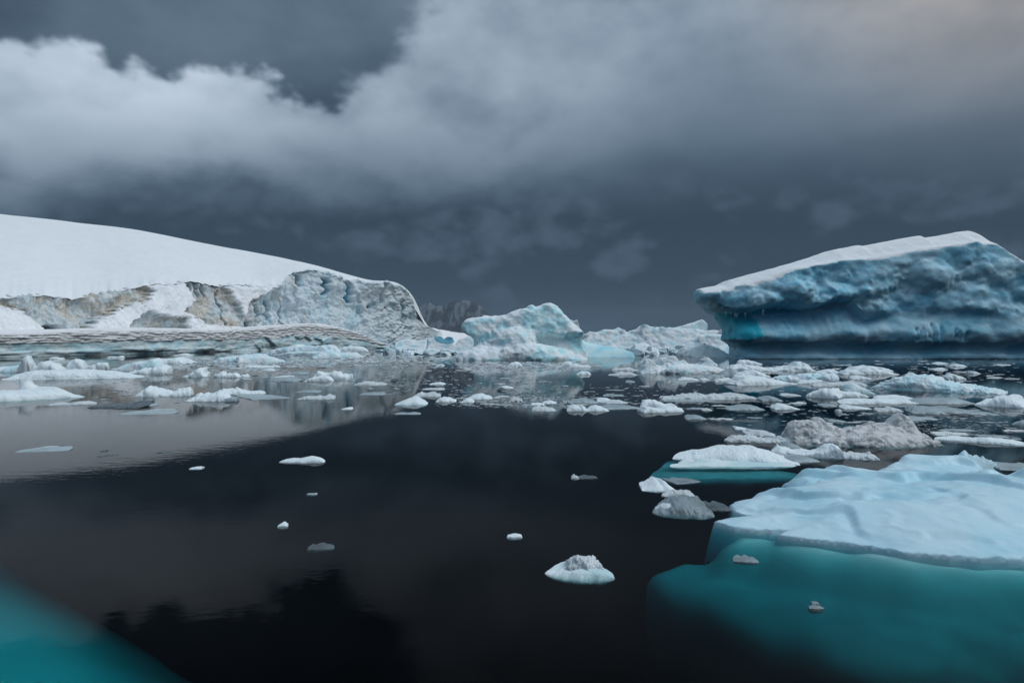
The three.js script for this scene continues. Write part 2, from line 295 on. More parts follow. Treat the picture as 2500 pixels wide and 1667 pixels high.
  const cliff = thing('glacier_cliff', 'fractured glacier cliff with tan stains and blue crevices below the snow hill', 'glacier', new THREE.Vector3(-100, 0, -290));
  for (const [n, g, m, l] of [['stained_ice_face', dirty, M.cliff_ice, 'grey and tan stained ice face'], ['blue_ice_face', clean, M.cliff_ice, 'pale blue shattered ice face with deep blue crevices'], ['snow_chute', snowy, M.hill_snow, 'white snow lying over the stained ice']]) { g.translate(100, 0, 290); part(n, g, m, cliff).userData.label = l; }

  const hill = grid(260, 120, (p, u, v) => {
    const a = mix(-420, 1006, u), [x, z, d] = cliffAt(a), t = v * 2.2, y0 = mix(cliffTop(a), cliffSmooth(a), sm(0, 0.10, t)) - 0.5, dc = poly(crestD, a, true), xc = (a - 1176) / 1568 * dc, y1 = Math.max(H2(poly(crestPx, a, true), dc), y0 + 0.3);
    const [x2, z2] = cliffAt(a + 4), l = Math.hypot(x2 - x, z2 - z), nx = -(z2 - z) / l, nz = (x2 - x) / l, lip = 0.3 * sm(0.04, 0, t) * (1 + fbm(a * 0.1, 0, 2, 3));
    if (t <= 1) { const k = Math.sin(t * Math.PI / 2); p[0] = mix(x, xc, t) + nx * lip; p[1] = mix(y0, y1, Math.pow(t, 0.92) * 0.35 + k * 0.65); p[2] = mix(z, -dc, t) + nz * lip; }
    else { const q = t - 1; p[0] = xc + (xc - x) * q * 0.9; p[1] = y1 - (y1 + 8) * 0.5 * q * q; p[2] = -dc + (-dc - z) * q * 0.9 - q * 60; }
    p[1] += 0.5 * fbm(p[0] * 0.02, 0, p[2] * 0.02, 3) * sm(0.02, 0.3, t) * sm(1.0, 0.75, t);
  });
  dress(hill, tone(0.82, 0.865, 0.895, 0.015, 0.1));
  structure('snow_hill', hill, M.hill_snow).userData.label = 'smooth white snow dome rising behind the glacier cliff';
}
// the shelf in front of the cliff: terrace of snow, layered edge, undercut wall
const shelfPts = [[-300, 100, 768], [0, 124, 766], [150, 138, 761], [300, 153, 757], [450, 182, 758], [500, 196, 759], [560, 212, 755], [640, 232, 749], [730, 258, 745], [790, 275, 754], [840, 290, 770], [880, 300, 787], [905, 306, 794]];
const shelfD = shelfPts.map(([a, d]) => [a, d]), shelfY = shelfPts.map(([a, d, y]) => [a, H2(y, d)]);
const shelfAt = (a) => { const d = poly(shelfD, a); return [(a - 1176) / 1568 * d, -d]; };
{
  const sl = (a) => { let s = 0, q = shelfAt(-300); for (let k = -300; k < a; k += 10) { const r = shelfAt(Math.min(a, k + 10)); s += Math.hypot(r[0] - q[0], r[1] - q[1]); q = r; } return s; };
  const table = []; for (let a = -300; a <= 905; a += 5) table.push([a, sl(a)]);
  const profile = (a, v) => {             // v 0 (deep) .. 1 (brink): how far the wall stands out, and its height
    const H = poly(shelfY, a, true), s = poly(table, a), y = mix(-2.5, H, v), k = y / H, arch = sm(560, 640, a) * (1 - sm(760, 850, a)), lipLow = 0.56 + 0.10 * fbm(s * 0.05, 0, 3, 3) + 0.10 * arch * fbm(s * 0.2, 1, 1, 2);
    let out = 0.5 * fbm(s * 0.08, y * 0.1, 2, 3);
    out -= 0.22 * sm(lipLow + 0.02, lipLow - 0.05, k) + 0.35 * Math.pow(sm(0.25, 0.02, k), 1.3);      // undercut
    out += 0.9 * fbm(s * 0.035, k * 1.5, 3, 3) * sm(lipLow, 0.1, k);                                          // bulge at the foot, notch at the water
    if (k > lipLow) out += 0.06 * Math.sin(y * 9 + 7 * fbm(s * 0.03, y * 0.3, 5, 3) + s * 0.03) + 0.22 * ridge(s * 0.045, y * 2.0 + 0.8 * N2(s * 0.03, 1), 4, 4) + 0.42 * fbm(s * 0.25, y * 0.9, 7, 4);
    else out += 0.5 * arch * (cells(s * 0.16, y * 0.28)[2] - 0.5) * 2.6 + 0.25 * fbm(s * 0.2, y * 0.3, 9, 4);
    out -= 0.9 * sm(0.93, 1, k) + 3.2 * sm(0.02, -0.2, k);
    return [out, y, k, lipLow];
  };
  const place = (p, a, out, y) => { const [x, z] = shelfAt(a), [x2, z2] = shelfAt(a + 6), l = Math.hypot(x2 - x, z2 - z); p[0] = x - (z2 - z) / l * out; p[1] = y; p[2] = z + (x2 - x) / l * out; };
  const wall = grid(760, 90, (p, u, v) => { const a = mix(-300, 899, u), [out, y] = profile(a, v); place(p, a, out, y); });
  const uOf = (x, z) => { let best = 0, bd = 1e9; for (let i = 0; i < table.length; i += 2) { const [cx, cz] = shelfAt(table[i][0]), d = (cx - x) ** 2 + (cz - z) ** 2; if (d < bd) { bd = d; best = table[i][0]; } } return best; };
  const [under, layered] = sorted(wall, (x, y, z) => { const a = uOf(x, z), pr = profile(a, 0.9); return y / poly(shelfY, a, true) > pr[3] - 0.01 ? 1 : 0; }, 2);
  dress(under, (o, x, y, z) => { const n = fbm(x * 0.12, y * 0.35, z * 0.12, 4), b = sm(-0.25, 0.4, n); o[0] = mix(0.72, 0.50, b); o[1] = mix(0.86, 0.76, b); o[2] = mix(0.90, 0.84, b); });
  dress(layered, (o, x, y, z) => { const n = sm(-0.05, 0.4, ridge(x * 0.05, y * 1.9, z * 0.05, 4)), m = 0.08 * fbm(x, y, z, 3); o[0] = mix(0.82, 0.62, n * 0.6) + m; o[1] = mix(0.85, 0.66, n * 0.6) + m; o[2] = mix(0.87, 0.69, n * 0.6) + m; });
  const top = grid(380, 30, (p, u, v) => {
    const a = mix(-300, 899, u), H = poly(shelfY, a, true), [cx, cz, d] = cliffAt(a), back = [cx, cz], q = [0, 0, 0]; place(q, a, -0.85 + 0.4 * fbm(poly(table, a) * 0.35, H * 0.8, 7, 3), H); const w = Math.pow(v, 1.6);
    p[0] = mix(q[0], back[0] - 4, w); p[2] = mix(q[2], back[1] - 4, w); p[1] = H + 0.5 * Math.sin(v * 3.1) * (1 - v) + mix(0, 1.4, sm(0, 1, v)) * sm(880, 700, a) + 0.35 * fbm(p[0] * 0.1, 0, p[2] * 0.1, 3) * v - 0.02;
  });
  dress(top, tone(0.86, 0.88, 0.90, 0.03, 0.2));
  const shelf = thing('ice_shelf', 'long low undercut ice shelf with layered grey snow edge below the glacier cliff', 'ice shelf', new THREE.Vector3(-80, 0, -200));
  for (const [n, g, m, l] of [['undercut_wall', under, M.blue_ice, 'smooth pale blue undercut wall'], ['layered_edge', layered, M.crumbly_ice, 'grey layered snow edge'], ['snow_terrace', top, M.hill_snow, 'flat white snow terrace']]) { g.translate(80, 0, 200); part(n, g, m, shelf).userData.label = l; }
}
// low snow shore running on behind the cliff
{
  const g = grid(120, 40, (p, u, v) => {
    const a = mix(930, 1190, u), d = mix(430, 640, v), y = poly([[930, 752], [985, 753], [1010, 758], [1050, 764], [1090, 770], [1140, 776], [1190, 782]], a, true), H = H2(y, 520);
    p[0] = (a - 1176) / 1568 * d; p[2] = -d; p[1] = mix(-1, H, sm(0, 0.35, v)) * (1 - 0.6 * sm(0.6, 1, v)) + 0.8 * fbm(p[0] * 0.06, 0, p[2] * 0.06, 4) * sm(0, 0.2, v) * sm(1180, 1100, a);
  });
  dress(g, (o, x, y, z) => { const n = sm(0.16, 0.4, fbm(x * 0.06, y * 0.2, z * 0.04, 4)) * sm(-70, -110, x); o[0] = mix(0.85, 0.52, n); o[1] = mix(0.87, 0.53, n); o[2] = mix(0.89, 0.52, n); });
  structure('snow_shore', g, M.hill_snow).userData.label = 'low snow slope running down from the glacier cliff to the sea';
}

// ---------------------------------------------------------------- icebergs
// large overhanging berg on the right; u metres along its face, y up, w metres back from its face
{
  const K = 0.0235, U = (c) => (c - 68) * K, Y = (c) => (1022 - c) * K, D = 115, origin = new THREE.Vector3((1700 + 68 / 2.94 - CX) / FOCAL * D, 0, -D);
  const edge = [[68, 548], [250, 505], [460, 448], [700, 366], [800, 352], [1100, 300], [1280, 294], [1400, 268], [1700, 218], [1900, 192], [2040, 166], [2085, 190], [2210, 196], [2352, 300], [2700, 470], [3100, 640], [3500, 800]].map(([x, y]) => [U(x), Y(y)]);
  const crest = [[68, 535], [85, 515], [250, 488], [310, 455], [460, 415], [540, 395], [700, 355], [900, 300], [1100, 235], [1300, 200], [1330, 207], [1500, 175], [1760, 130], [1772, 147], [1900, 135], [2040, 108], [2130, 95], [2170, 110], [2205, 145], [2212, 185], [2352, 275], [2700, 450], [3100, 620], [3500, 790]].map(([x, y]) => [U(x), Y(y) * 1.05 - 0.15]);
  const left = [[1100, 330], [1022, 357], [940, 355], [905, 328], [880, 286], [830, 300], [790, 295], [750, 272], [710, 243], [675, 220], [650, 152], [600, 118], [575, 80], [535, 68], [400, 60]].map(([y, x]) => [Y(y), U(x)]);
  const ceil = [[U(150), Y(655)], [U(300), Y(705)], [U(500), Y(665)], [U(620), Y(655)], [U(850), Y(665)], [U(1000), Y(615)], [U(1100), Y(622)], [U(1220), Y(745)], [U(1500), Y(690)]];
  const balls = [[1700, 430, 165, 140, 1.0], [1010, 545, 140, 80, 0.8], [740, 540, 150, 85, 0.9], [1180, 560, 70, 60, 0.5], [2040, 600, 150, 110, 0.7], [2250, 760, 150, 140, 0.6], [400, 600, 170, 85, 0.9], [2150, 380, 170, 130, 0.4], [560, 600, 70, 60, 0.6], [880, 610, 90, 50, 0.6]].map(([x, y, a, b, w]) => [U(x), Y(y), a * K, b * K, w]);
  const grooves = [[1560, 780, 900, 8], [1590, 790, 890, 6], [1612, 780, 900, 5], [1688, 750, 905, 11], [1745, 770, 905, 9], [1838, 790, 905, 7], [1860, 800, 890, 5], [1925, 810, 910, 10], [1640, 800, 880, 5]].map(([x, a, b, w]) => [U(x), Y(b), Y(a), w * K]);
  const front = (u, y) => {
    const yc = poly(ceil, u) + 0.35 * N2(u * 0.9, 3), A = 3.3 * sm(0, 4, u + 2) * (1 - sm(17, 33, u)) + 0.3;
    let w = A * (y < yc ? Math.exp(-Math.pow((yc - y) / 2.5, 1.6)) : sm(0.9, 0, y - yc));
    w -= 1.1 * Math.exp(-Math.pow((y - 4.3) / 1.7, 2));                                        // smooth belly
    const foot = 2.75 + 0.22 * N2(u * 0.5, 8) + 0.15 * N2(u * 1.7, 2);
    w += 1.25 * sm(foot + 0.12, foot - 0.35, y) - 0.9 * sm(1.6, 0.3, y) + 3.0 * sm(0.0, -1.2, y);                       // washed-out band at the water
    w += 0.055 * Math.max(0, y - 8) * (u > 14 ? 1 : 0.6);                                       // upper face leans back a little
    const up = sm(6.5, 9, y) * sm(24, 30, u) + sm(yc - 0.2, yc + 0.5, y) * sm(34, 26, u), wx = 0.5 * N2(u * 0.25, y * 0.25) + 0.2 * N2(u * 0.9, y * 0.9), low = 0.22 + 0.78 * sm(18.5, 14, y + 2.5 * N2(u * 0.1, 1)), pat = 0.55 + 0.45 * N2(u * 0.13, y * 0.2 + 7);
    w += up * low * (2.0 * (facets(u * 0.17 + wx * 0.5, y * 0.24 - wx * 0.5) - 0.35) + 1.0 * pat * (facets(u * 0.42 + wx, y * 0.5 + 4, 3) - 0.35) + 0.22 * pat * (facets(u * 1.1, y * 1.2 + wx, 8) - 0.35));
    w += 0.8 * fbm(u * 0.10, y * 0.16, 3, 3) + 0.07 * fbm(u * 0.8, y * 0.8, 5, 3);
    for (const [a, b, ra, rb, amp] of balls) { const q = ((u - a) / ra) ** 2 + ((y - b) / rb) ** 2; if (q < 1) w -= amp * Math.pow(1 - q, 0.8); }
    for (const [g, a, b, r] of grooves) { const q = (u + 0.12 * N2(y * 0.8, g) - g) / r; if (q * q < 9) w += 0.75 * Math.exp(-q * q) * sm(a - 0.2, a + 0.6, y) * sm(b, b - 0.8, y); }
    return w;
  };
  const f = (u, y, z) => {
    const w = -z, top = mix(poly(edge, u), poly(crest, u), sm(0.2, 6.5, w)) - 0.35 * sm(0.8, 0, w) + 0.12 * fbm(u * 0.4, w * 0.4, 1, 3) - 0.05 * Math.max(0, w - 8) * (w - 8) * 0.3;
    const fr = front(u, y) - w, lf = poly(left, y) + 0.25 * fbm(y * 0.7, w * 0.3, 5, 3) + 0.03 * w * w * 0.3 - u;
    let d = smax(fr * 0.8, lf * 0.8, 2.2);
    d = smax(d, (y - top) * 0.9, 0.35);
    return Math.max(d, w - 22, u - 78, -3 - y);
  };
  const g = nets(f, [-1.5, -3.2, -23], [79, 23.5, 4], 0.27);
  const [face, cap, blue] = sorted(g, (u, y, z, nx, ny, nz) => {
    const w = -z, top = mix(poly(edge, u), poly(crest, u), sm(0.2, 6.5, w));
    if (ny > 0.42 && y > top - 0.9) return 1;
    const yc = poly(ceil, u), n = 0.9 * fbm(u * 0.25, y * 0.3, w * 0.2, 3);
    return y < yc + 0.1 + n * 0.3 && y > 3.4 + n && u < 9.2 + n + 1.3 * sm(7.6, 8.2, y) * 6 ? 2 : 0;
  }, 3);
  dress(face, (o, u, y, z) => {
    const n = fbm(u * 0.10, y * 0.16 - u * 0.02, z * 0.1, 4), b = sm(-0.28, 0.34, n), l = sm(0.25, 0.5, ridge(u * 0.06 + y * 0.15, y * 0.30, 3, 3)), w = sm(0.1, 0.4, fbm(u * 0.6, y * 0.7, z * 0.6, 4));
    o[0] = mix(0.42, 0.23, b); o[1] = mix(0.72, 0.60, b); o[2] = mix(0.86, 0.79, b);
    for (let k = 0; k < 3; k++) o[k] = mix(o[k], [0.58, 0.80, 0.92][k], 0.40 * w + 0.2 * l);
  });
  dress(cap, tone(0.84, 0.885, 0.915, 0.03));
  dress(blue, (o, u, y, z) => { const n = sm(-0.3, 0.4, fbm(u * 0.3, y * 0.3, z * 0.3, 4)); o[0] = mix(0.07, 0.03, n); o[1] = mix(0.60, 0.53, n); o[2] = mix(0.74, 0.69, n); });
  const berg = thing('iceberg', 'huge pale blue iceberg with sloping snow top and deep undercut', 'iceberg', origin);
  part('ice_face', face, M.blue_ice, berg).userData.label = 'lumpy pale blue ice face';
  part('snow_cap', cap, M.snow, berg).userData.label = 'white snow on the sloping top';
  part('blue_notch', blue, M.blue_ice, berg).userData.label = 'deep turquoise ice under the overhang';
  // icicles along the overhang
  const r = rng(5); let k = 0;
  for (const c of [232, 262, 281, 296, 318, 352, 360, 372, 404, 468, 477]) {
    const u = U(c), y = poly(ceil, u) + 0.1, L = 0.5 + 0.9 * r(), q = new THREE.ConeGeometry(0.05 + 0.05 * r(), L, 6, 4); q.rotateX(Math.PI); q.translate(u, y - L / 2 + 0.1, -(front(u, y + 0.5)) - 0.05 + 0.5 * r() * 0.2);
    q.deleteAttribute('uv'); dress(q, tone(0.55, 0.82, 0.9)); part('icicle', q, M.clear_ice, berg); k++;
  }
}
// a berg carved from its outline: outline in metres (u, y), depth before and behind the middle plane, extra masses
function carved(name, label, { at, outline, fore, aft = fore, cell = 0.25, extra, carve, color, cap, rough = 0.3, scale = 0.5, round = 0.8, draft = 2, group, material = M.blue_ice, bodyName = 'ice_body', capLabel }) {
  const xs = outline.map((p) => p[0]), ys = outline.map((p) => p[1]), lo = [Math.min(...xs) - 2, -draft - 0.4, -aft - 2.5], hi = [Math.max(...xs) + 2, Math.max(...ys) + 1.2, fore + 4.5];
  const H = Math.max(...ys), f = (u, y, z) => {
    const k = clamp(y / H), F = fore * mix(1.15, 0.35, Math.pow(k, 0.8)), B = aft * mix(1.1, 0.4, k);
    let d = smax(polygonDistance(outline, u, Math.max(y, 0.02)), z > 0 ? (z - F) * 0.8 : (-z - B) * 0.8, round);
    if (extra) d = extra(d, u, y, z);
    const q1 = u * scale + 0.4 * z * scale, q2 = y * scale * 1.15 + 0.55 * z * scale, wq = 0.25 * N3(u * scale, y * scale, z * scale);
    d += rough * 1.6 * (facets(q1 * 0.6 + wq, q2 * 0.6, 1) - 0.4) + rough * 0.45 * (facets(q1 * 1.6 + wq, q2 * 1.6, 6) - 0.4) + rough * 0.35 * fbm(u * scale * 1.6, y * scale * 1.6, z * scale * 1.6, 3);
    if (carve) d = carve(d, u, y, z);
    return Math.max(d, -draft - y);
  };
  const g = nets(f, lo, hi, cell), t = thing(name, label, 'iceberg', at, group);
  const [body, top] = sorted(g, (u, y, z, nx, ny) => (cap && cap(u, y, z, ny) ? 1 : 0), 2);
  part(bodyName, dress(body, color, at.x), material, t);
  if (top.index.count) part('snow_cap', dress(top, tone(0.80, 0.89, 0.93, 0.03), at.x), M.snow, t);
  return t;
}
const crop = (ox, oy, sc) => (x, y) => [ox + x / sc, oy + y / sc];
const outlineAt = (cr, d, x0, points, base) => points.map(([x, y]) => { const s = cr(x, y); return [(s[0] - x0) / FOCAL * d, (base - s[1]) / FOCAL * d]; });
const blueWhite = (white, blue, s = 0.3, bias = 0) => (o, x, y, z) => { const b = sm(-0.25, 0.35, fbm(x * s, y * s * 1.3, z * s, 4) + bias); for (let k = 0; k < 3; k++) o[k] = mix(white[k], blue[k], b); };
const C3 = crop(1000, 680, 4.612), C4 = crop(1400, 680, 4.612);
{ // centre berg
  const d = 116, x0 = 1278, base = 833.5 + EYE * FOCAL / d;
  const out = outlineAt(C3, d, x0, [[590, 895], [690, 835], [740, 795], [752, 740], [745, 680], [738, 637], [700, 612], [648, 562], [645, 545], [660, 520], [690, 500], [820, 490], [850, 475], [890, 482], [1000, 470], [1090, 455], [1200, 410], [1260, 390], [1310, 383], [1354, 388], [1364, 352], [1376, 388], [1440, 378], [1500, 350], [1520, 335], [1570, 326], [1630, 343], [1642, 360], [1700, 425], [1780, 500], [1860, 570], [1908, 625], [1918, 655], [1905, 690], [1903, 730], [1920, 790], [1968, 875], [1968, 960], [590, 960]], base);
  const P = (x, y) => outlineAt(C3, d, x0, [[x, y]], base)[0];
  const E = [[1180, 900, 520, 170, 4.2, 3.2], [1150, 720, 250, 130, 3.4, 2.2], [900, 910, 300, 110, 5.2, 2.6], [1420, 890, 270, 130, 4.4, 3]].map(([x, y, a, b, z, c]) => { const q = P(x, y); return [q[0], q[1], z, a / 4.612 / FOCAL * d, b / 4.612 / FOCAL * d, c]; });
  const notch = P(1650, 690), lip = P(0, 655)[1];
  carved('iceberg', 'medium turquoise-white iceberg with pointed peak standing in the middle of the view', {
    at: new THREE.Vector3((x0 - CX) / FOCAL * d, 0, -d), outline: out, fore: 4.6, aft: 6, cell: 0.16, rough: 0.55, scale: 0.36, round: 1.0, draft: 3,
    extra: (q, u, y, z) => {
      const bulge = 0.9 * sm(lip - 0.5, lip + 0.4, y) * sm(4.6, 2, Math.abs(z - 3) * 0.6 + 0.0);
      q -= bulge * 0.45;
      const lip2 = lip + 0.35 * N2(u * 0.45, 2) + 0.15 * N2(u * 1.5, 7), side = sm(-0.6, 1.2, u - P(1400, 0)[0]) * sm(lip2 + 0.7, lip2 - 0.2, y); if (side > 0) q = mix(q, smax(q, (z - 2.3 - 2.0 * Math.pow(clamp(1 - y / lip), 2) - 0.25 * N2(u * 0.3, y * 0.3)) * 0.9, 0.4), side);
      for (const [a, b, c, ra, rb, rc] of E) q = smin(q, ellipsoid(u, y, z, a, b, c, ra, rb, rc), 0.7);
      return q;
    },
    carve: (q, u, y, z) => {
      return q;
    },
    color: blueWhite([0.86, 0.95, 0.975], [0.52, 0.87, 0.95], 0.22, 0.04), cap: (u, y, z, ny) => ny > 0.75 && y > 3.4 || (ny > 0.35 && y < 3.6 && z > 2.6 && u < P(1400, 0)[0]),
  });
}
const far = (d) => ({ x: (c) => (c - CX) / FOCAL * d, base: CY + EYE * FOCAL / d });
function farBerg(label, d, x0, cr, points, opt) { const q = far(d); return carved(opt.name ?? 'iceberg', label, { at: new THREE.Vector3(q.x(x0), 0, -d), outline: outlineAt(cr, d, x0, points, q.base), ...opt }); }
const pale = blueWhite([0.80, 0.89, 0.92], [0.54, 0.80, 0.88], 0.25), greyIce = blueWhite([0.62, 0.68, 0.71], [0.42, 0.50, 0.54], 0.4), turq = blueWhite([0.62, 0.87, 0.92], [0.38, 0.77, 0.87], 0.2);
farBerg('grey twin-pointed ice pinnacle behind the middle iceberg', 190, 1401, C3, [[1770, 700], [1775, 510], [1800, 490], [1822, 462], [1850, 485], [1870, 470], [1888, 464], [1900, 540], [1918, 620], [1925, 700], [1925, 900], [1770, 900]], { fore: 2.4, cell: 0.28, rough: 0.35, color: greyIce, round: 0.5, material: M.cliff_ice });
farBerg('smooth low turquoise berg tapering right from the middle iceberg', 134, 1470, C4, [[40, 905], [60, 680], [100, 690], [150, 716], [300, 748], [450, 775], [560, 800], [650, 832], [660, 905]], { fore: 4.5, aft: 3, cell: 0.2, rough: 0.08, scale: 0.3, color: turq, round: 1.2, draft: 4, cap: (u, y, z, ny) => ny > 0.8 && z < -0.5 });
farBerg('wedge-shaped tilted slab berg at the crest of the distant ice ridge', 285, 1690, C4, [[1080, 640], [1100, 575], [1250, 532], [1400, 482], [1440, 462], [1470, 490], [1494, 530], [1485, 600], [1500, 700], [1500, 900], [1080, 900]], { fore: 5, aft: 8, cell: 0.4, rough: 0.5, color: pale, cap: (u, y, z, ny) => ny > 0.55, round: 0.6 });
farBerg('long rubble-covered ice ridge stretching between the two nearer icebergs', 265, 1560, C4, [[60, 870], [75, 655], [180, 622], [300, 627], [330, 605], [375, 598], [470, 592], [535, 565], [578, 575], [590, 612], [680, 578], [770, 550], [850, 566], [960, 560], [1100, 575], [1200, 590], [1320, 590], [1500, 600], [1680, 605], [1800, 660], [1900, 720], [1960, 870]], { name: 'ice_ridge', fore: 9, aft: 12, cell: 0.42, rough: 1.5, scale: 0.2, color: blueWhite([0.80, 0.88, 0.91], [0.58, 0.79, 0.86], 0.15, -0.05), round: 1.2, material: M.cliff_ice });
farBerg('smooth white shark-fin berg beside the overhang of the huge iceberg', 215, 1790, C4, [[1640, 900], [1650, 610], [1690, 560], [1720, 490], [1765, 442], [1800, 470], [1835, 525], [1850, 590], [1835, 665], [1800, 690], [1850, 900]], { fore: 4, aft: 5, cell: 0.28, rough: 0.22, scale: 0.3, color: blueWhite([0.84, 0.88, 0.90], [0.72, 0.83, 0.88], 0.2), round: 0.7 });
farBerg('rounded teal-footed ice mass at the waterline left of the huge iceberg', 138, 1710, C4, [[1240, 905], [1255, 850], [1290, 800], [1360, 765], [1430, 740], [1510, 755], [1580, 790], [1625, 850], [1630, 905]], { fore: 6.5, cell: 0.18, rough: 0.6, scale: 0.5, color: blueWhite([0.84, 0.91, 0.93], [0.58, 0.83, 0.89], 0.4, -0.1), draft: 4 });
farBerg('flat layered white berg squeezed against the foot of the huge iceberg', 146, 1775, C4, [[1560, 905], [1570, 800], [1620, 760], [1700, 742], [1800, 745], [1890, 742], [1935, 765], [1950, 800], [1940, 905]], { fore: 4, cell: 0.2, rough: 0.3, scale: 0.5, color: pale, draft: 3 });
farBerg('blocky white shelf berg in the rubble with a grey shaded step', 190, 1700, C4, [[1180, 900], [1200, 760], [1290, 690], [1380, 660], [1500, 640], [1600, 630], [1720, 645], [1740, 700], [1720, 900]], { fore: 4, cell: 0.28, rough: 0.6, scale: 0.4, color: pale, cap: (u, y, z, ny) => ny > 0.7 });
farBerg('white conical mound in the rubble right of the low turquoise berg', 172, 1565, C4, [[580, 900], [620, 790], [700, 740], [790, 720], [860, 755], [920, 800], [940, 900]], { fore: 4, cell: 0.25, rough: 0.3, scale: 0.5, color: pale, cap: (u, y, z, ny) => ny > 0.65 });
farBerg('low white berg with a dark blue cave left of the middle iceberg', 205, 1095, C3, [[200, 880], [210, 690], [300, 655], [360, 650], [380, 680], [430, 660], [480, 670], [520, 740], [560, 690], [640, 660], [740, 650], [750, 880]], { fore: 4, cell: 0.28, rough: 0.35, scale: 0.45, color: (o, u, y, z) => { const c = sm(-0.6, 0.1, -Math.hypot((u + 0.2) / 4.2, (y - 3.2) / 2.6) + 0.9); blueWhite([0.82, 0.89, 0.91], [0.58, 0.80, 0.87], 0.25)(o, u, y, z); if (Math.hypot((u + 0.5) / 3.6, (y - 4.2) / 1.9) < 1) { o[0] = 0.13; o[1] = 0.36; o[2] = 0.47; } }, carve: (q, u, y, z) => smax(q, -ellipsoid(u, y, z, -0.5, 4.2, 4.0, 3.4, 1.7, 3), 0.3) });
farBerg('rounded white berg bits at the foot of the glacier cliff corner', 262, 985, C3, [[-170, 880], [-160, 720], [-80, 690], [-10, 680], [60, 700], [120, 720], [190, 700], [200, 880]], { fore: 5, cell: 0.4, rough: 0.6, scale: 0.3, color: pale, cap: (u, y, z, ny) => ny > 0.75 });

// ---------------------------------------------------------------- floes
// A floe is lofted along its front waterline: profile = outline of its top as [share of length, height], rings across it
function loft(p0, p1, profile, o = {}) {
  const { depth, draft = 0.5, seed = 1, rough = 0.12, scale = 1.2, foot = 0.25, sharp = 0.75, nu = 60, nr = 30, fine = 0.03, taper = 0.45, crestAt = 0.1, jag = 0.06, flat = 0 } = o;
  const ax = p1.clone().sub(p0), L = ax.length(); ax.normalize();
  const back = new THREE.Vector3(ax.z, 0, -ax.x); if (back.z > 0) back.negate();
  const W0 = depth / 2, S = seed * 13.37, pos = [], idx = [], mid = p0.clone().add(p1).multiplyScalar(0.5);
  for (let i = 0; i <= nu; i++) {
    const t = i / nu, tt = mix(t, sm(0, 1, t), 0.35), end = Math.pow(Math.max(0, 1 - Math.pow(Math.abs(2 * tt - 1), 3)), taper), W = Math.max(0.004, W0 * end * (1 + 0.28 * N2(t * 3.1 + S, S)));
    for (let j = 0; j < nr; j++) {
      const a = j / nr * Math.PI * 2, c = Math.cos(a), s = Math.sin(a), up = s >= 0, sgn = Math.sign(c);
      const sway = 0.05 * N2(c * 1.7 + S, t * 5) + 0.03 * N2(c * 4 + S, t * 11);
      const soft = (poly(profile, tt - 0.07) + poly(profile, tt + 0.07) + poly(profile, tt - 0.14) + poly(profile, tt + 0.14)) / 4, crest = s > 0 ? Math.pow(s, 2.5) : 0;
      const H = Math.max(0.004, mix(soft, poly(profile, clamp(tt + sway * (1 - crest * 0.8))), 0.15 + 0.85 * crest)) * (0.15 + 0.85 * Math.pow(end, 0.35));
      let w = W * sgn * Math.pow(Math.abs(c), up ? 0.7 : 0.85) , y = up ? H * Math.pow(s, sharp) : -draft * end * Math.pow(-s, 0.8);
      if (!up) w *= 1 + foot * Math.pow(-s, 0.6) * 1.2 * (1 - 0.9 * -s);
      else w += W * crestAt * s;
      const bx = tt * L;
      if (up && flat) y = Math.min(y, H * (1 - flat) + flat * y);
      w += jag * W0 * 1.2 * N2(bx / scale * 0.5 + S, S) * end;
      const u = bx + jag * L * 0.25 * N2(c * 1.3 + S, 2.2);
      pos.push(p0.x + ax.x * u + back.x * (W + w) - mid.x, y, p0.z + ax.z * u + back.z * (W + w) - mid.z);
    }
  }
  for (let i = 0; i < nu; i++) for (let j = 0; j < nr; j++) { const a = i * nr + j, b = i * nr + (j + 1) % nr, c = a + nr, d = b + nr; idx.push(a, b, d, a, d, c); }
  for (const [i, turn] of [[0, false], [nu, true]]) for (let j = 1; j < nr - 1; j++) turn ? idx.push(i * nr, i * nr + j, i * nr + j + 1) : idx.push(i * nr, i * nr + j + 1, i * nr + j);
  const g = new THREE.BufferGeometry(); g.setAttribute('position', new THREE.Float32BufferAttribute(pos, 3)); g.setIndex(idx); g.computeVertexNormals();
  // outward faces
  const P = g.attributes.position; let vol = 0; const A = new THREE.Vector3(), B = new THREE.Vector3(), C = new THREE.Vector3();
  for (let t = 0; t < idx.length; t += 3) { A.fromBufferAttribute(P, idx[t]); B.fromBufferAttribute(P, idx[t + 1]); C.fromBufferAttribute(P, idx[t + 2]); vol += A.dot(B.cross(C)); }
  if (vol < 0) { for (let t = 0; t < idx.length; t += 3) { const q = idx[t]; idx[t] = idx[t + 1]; idx[t + 1] = q; } g.setIndex(idx); g.computeVertexNormals(); }
  // lumps and chipped facets: moved along the normals by noise that is alike in all directions
  const Nn = g.attributes.normal, tallest = Math.max(...profile.map((q) => q[1])), q = 1 / scale;
  for (let i = 0; i < P.count; i++) {
    const x = P.getX(i), y = P.getY(i), z = P.getZ(i), t = Math.floor(i / nr) / nu, end = 1 - Math.pow(Math.abs(2 * t - 1), 6); let nx = Nn.getX(i), ny = Nn.getY(i), nz = Nn.getZ(i);
    const c = cells(x * q * 0.9 + S, y * q * 1.3, z * q * 0.9, false), n = fbm(x * q + S, y * q * 1.4, z * q, 4) - 0.6 * (c[0] - 0.45) + 0.5 * (c[2] - 0.5) * sm(0, 0.2, c[1]), m = fbm(x * q * 4 + S, y * q * 4, z * q * 4, 3);
    const k = (rough * Math.min(tallest, 1.1) * 0.85 * n + fine * 1.6 * m) * end * sm(-0.6, 0.1, y / tallest);
    P.setXYZ(i, x + nx * k, y + ny * k, z + nz * k);
  }
  g.computeVertexNormals();
  return [g, mid];
}
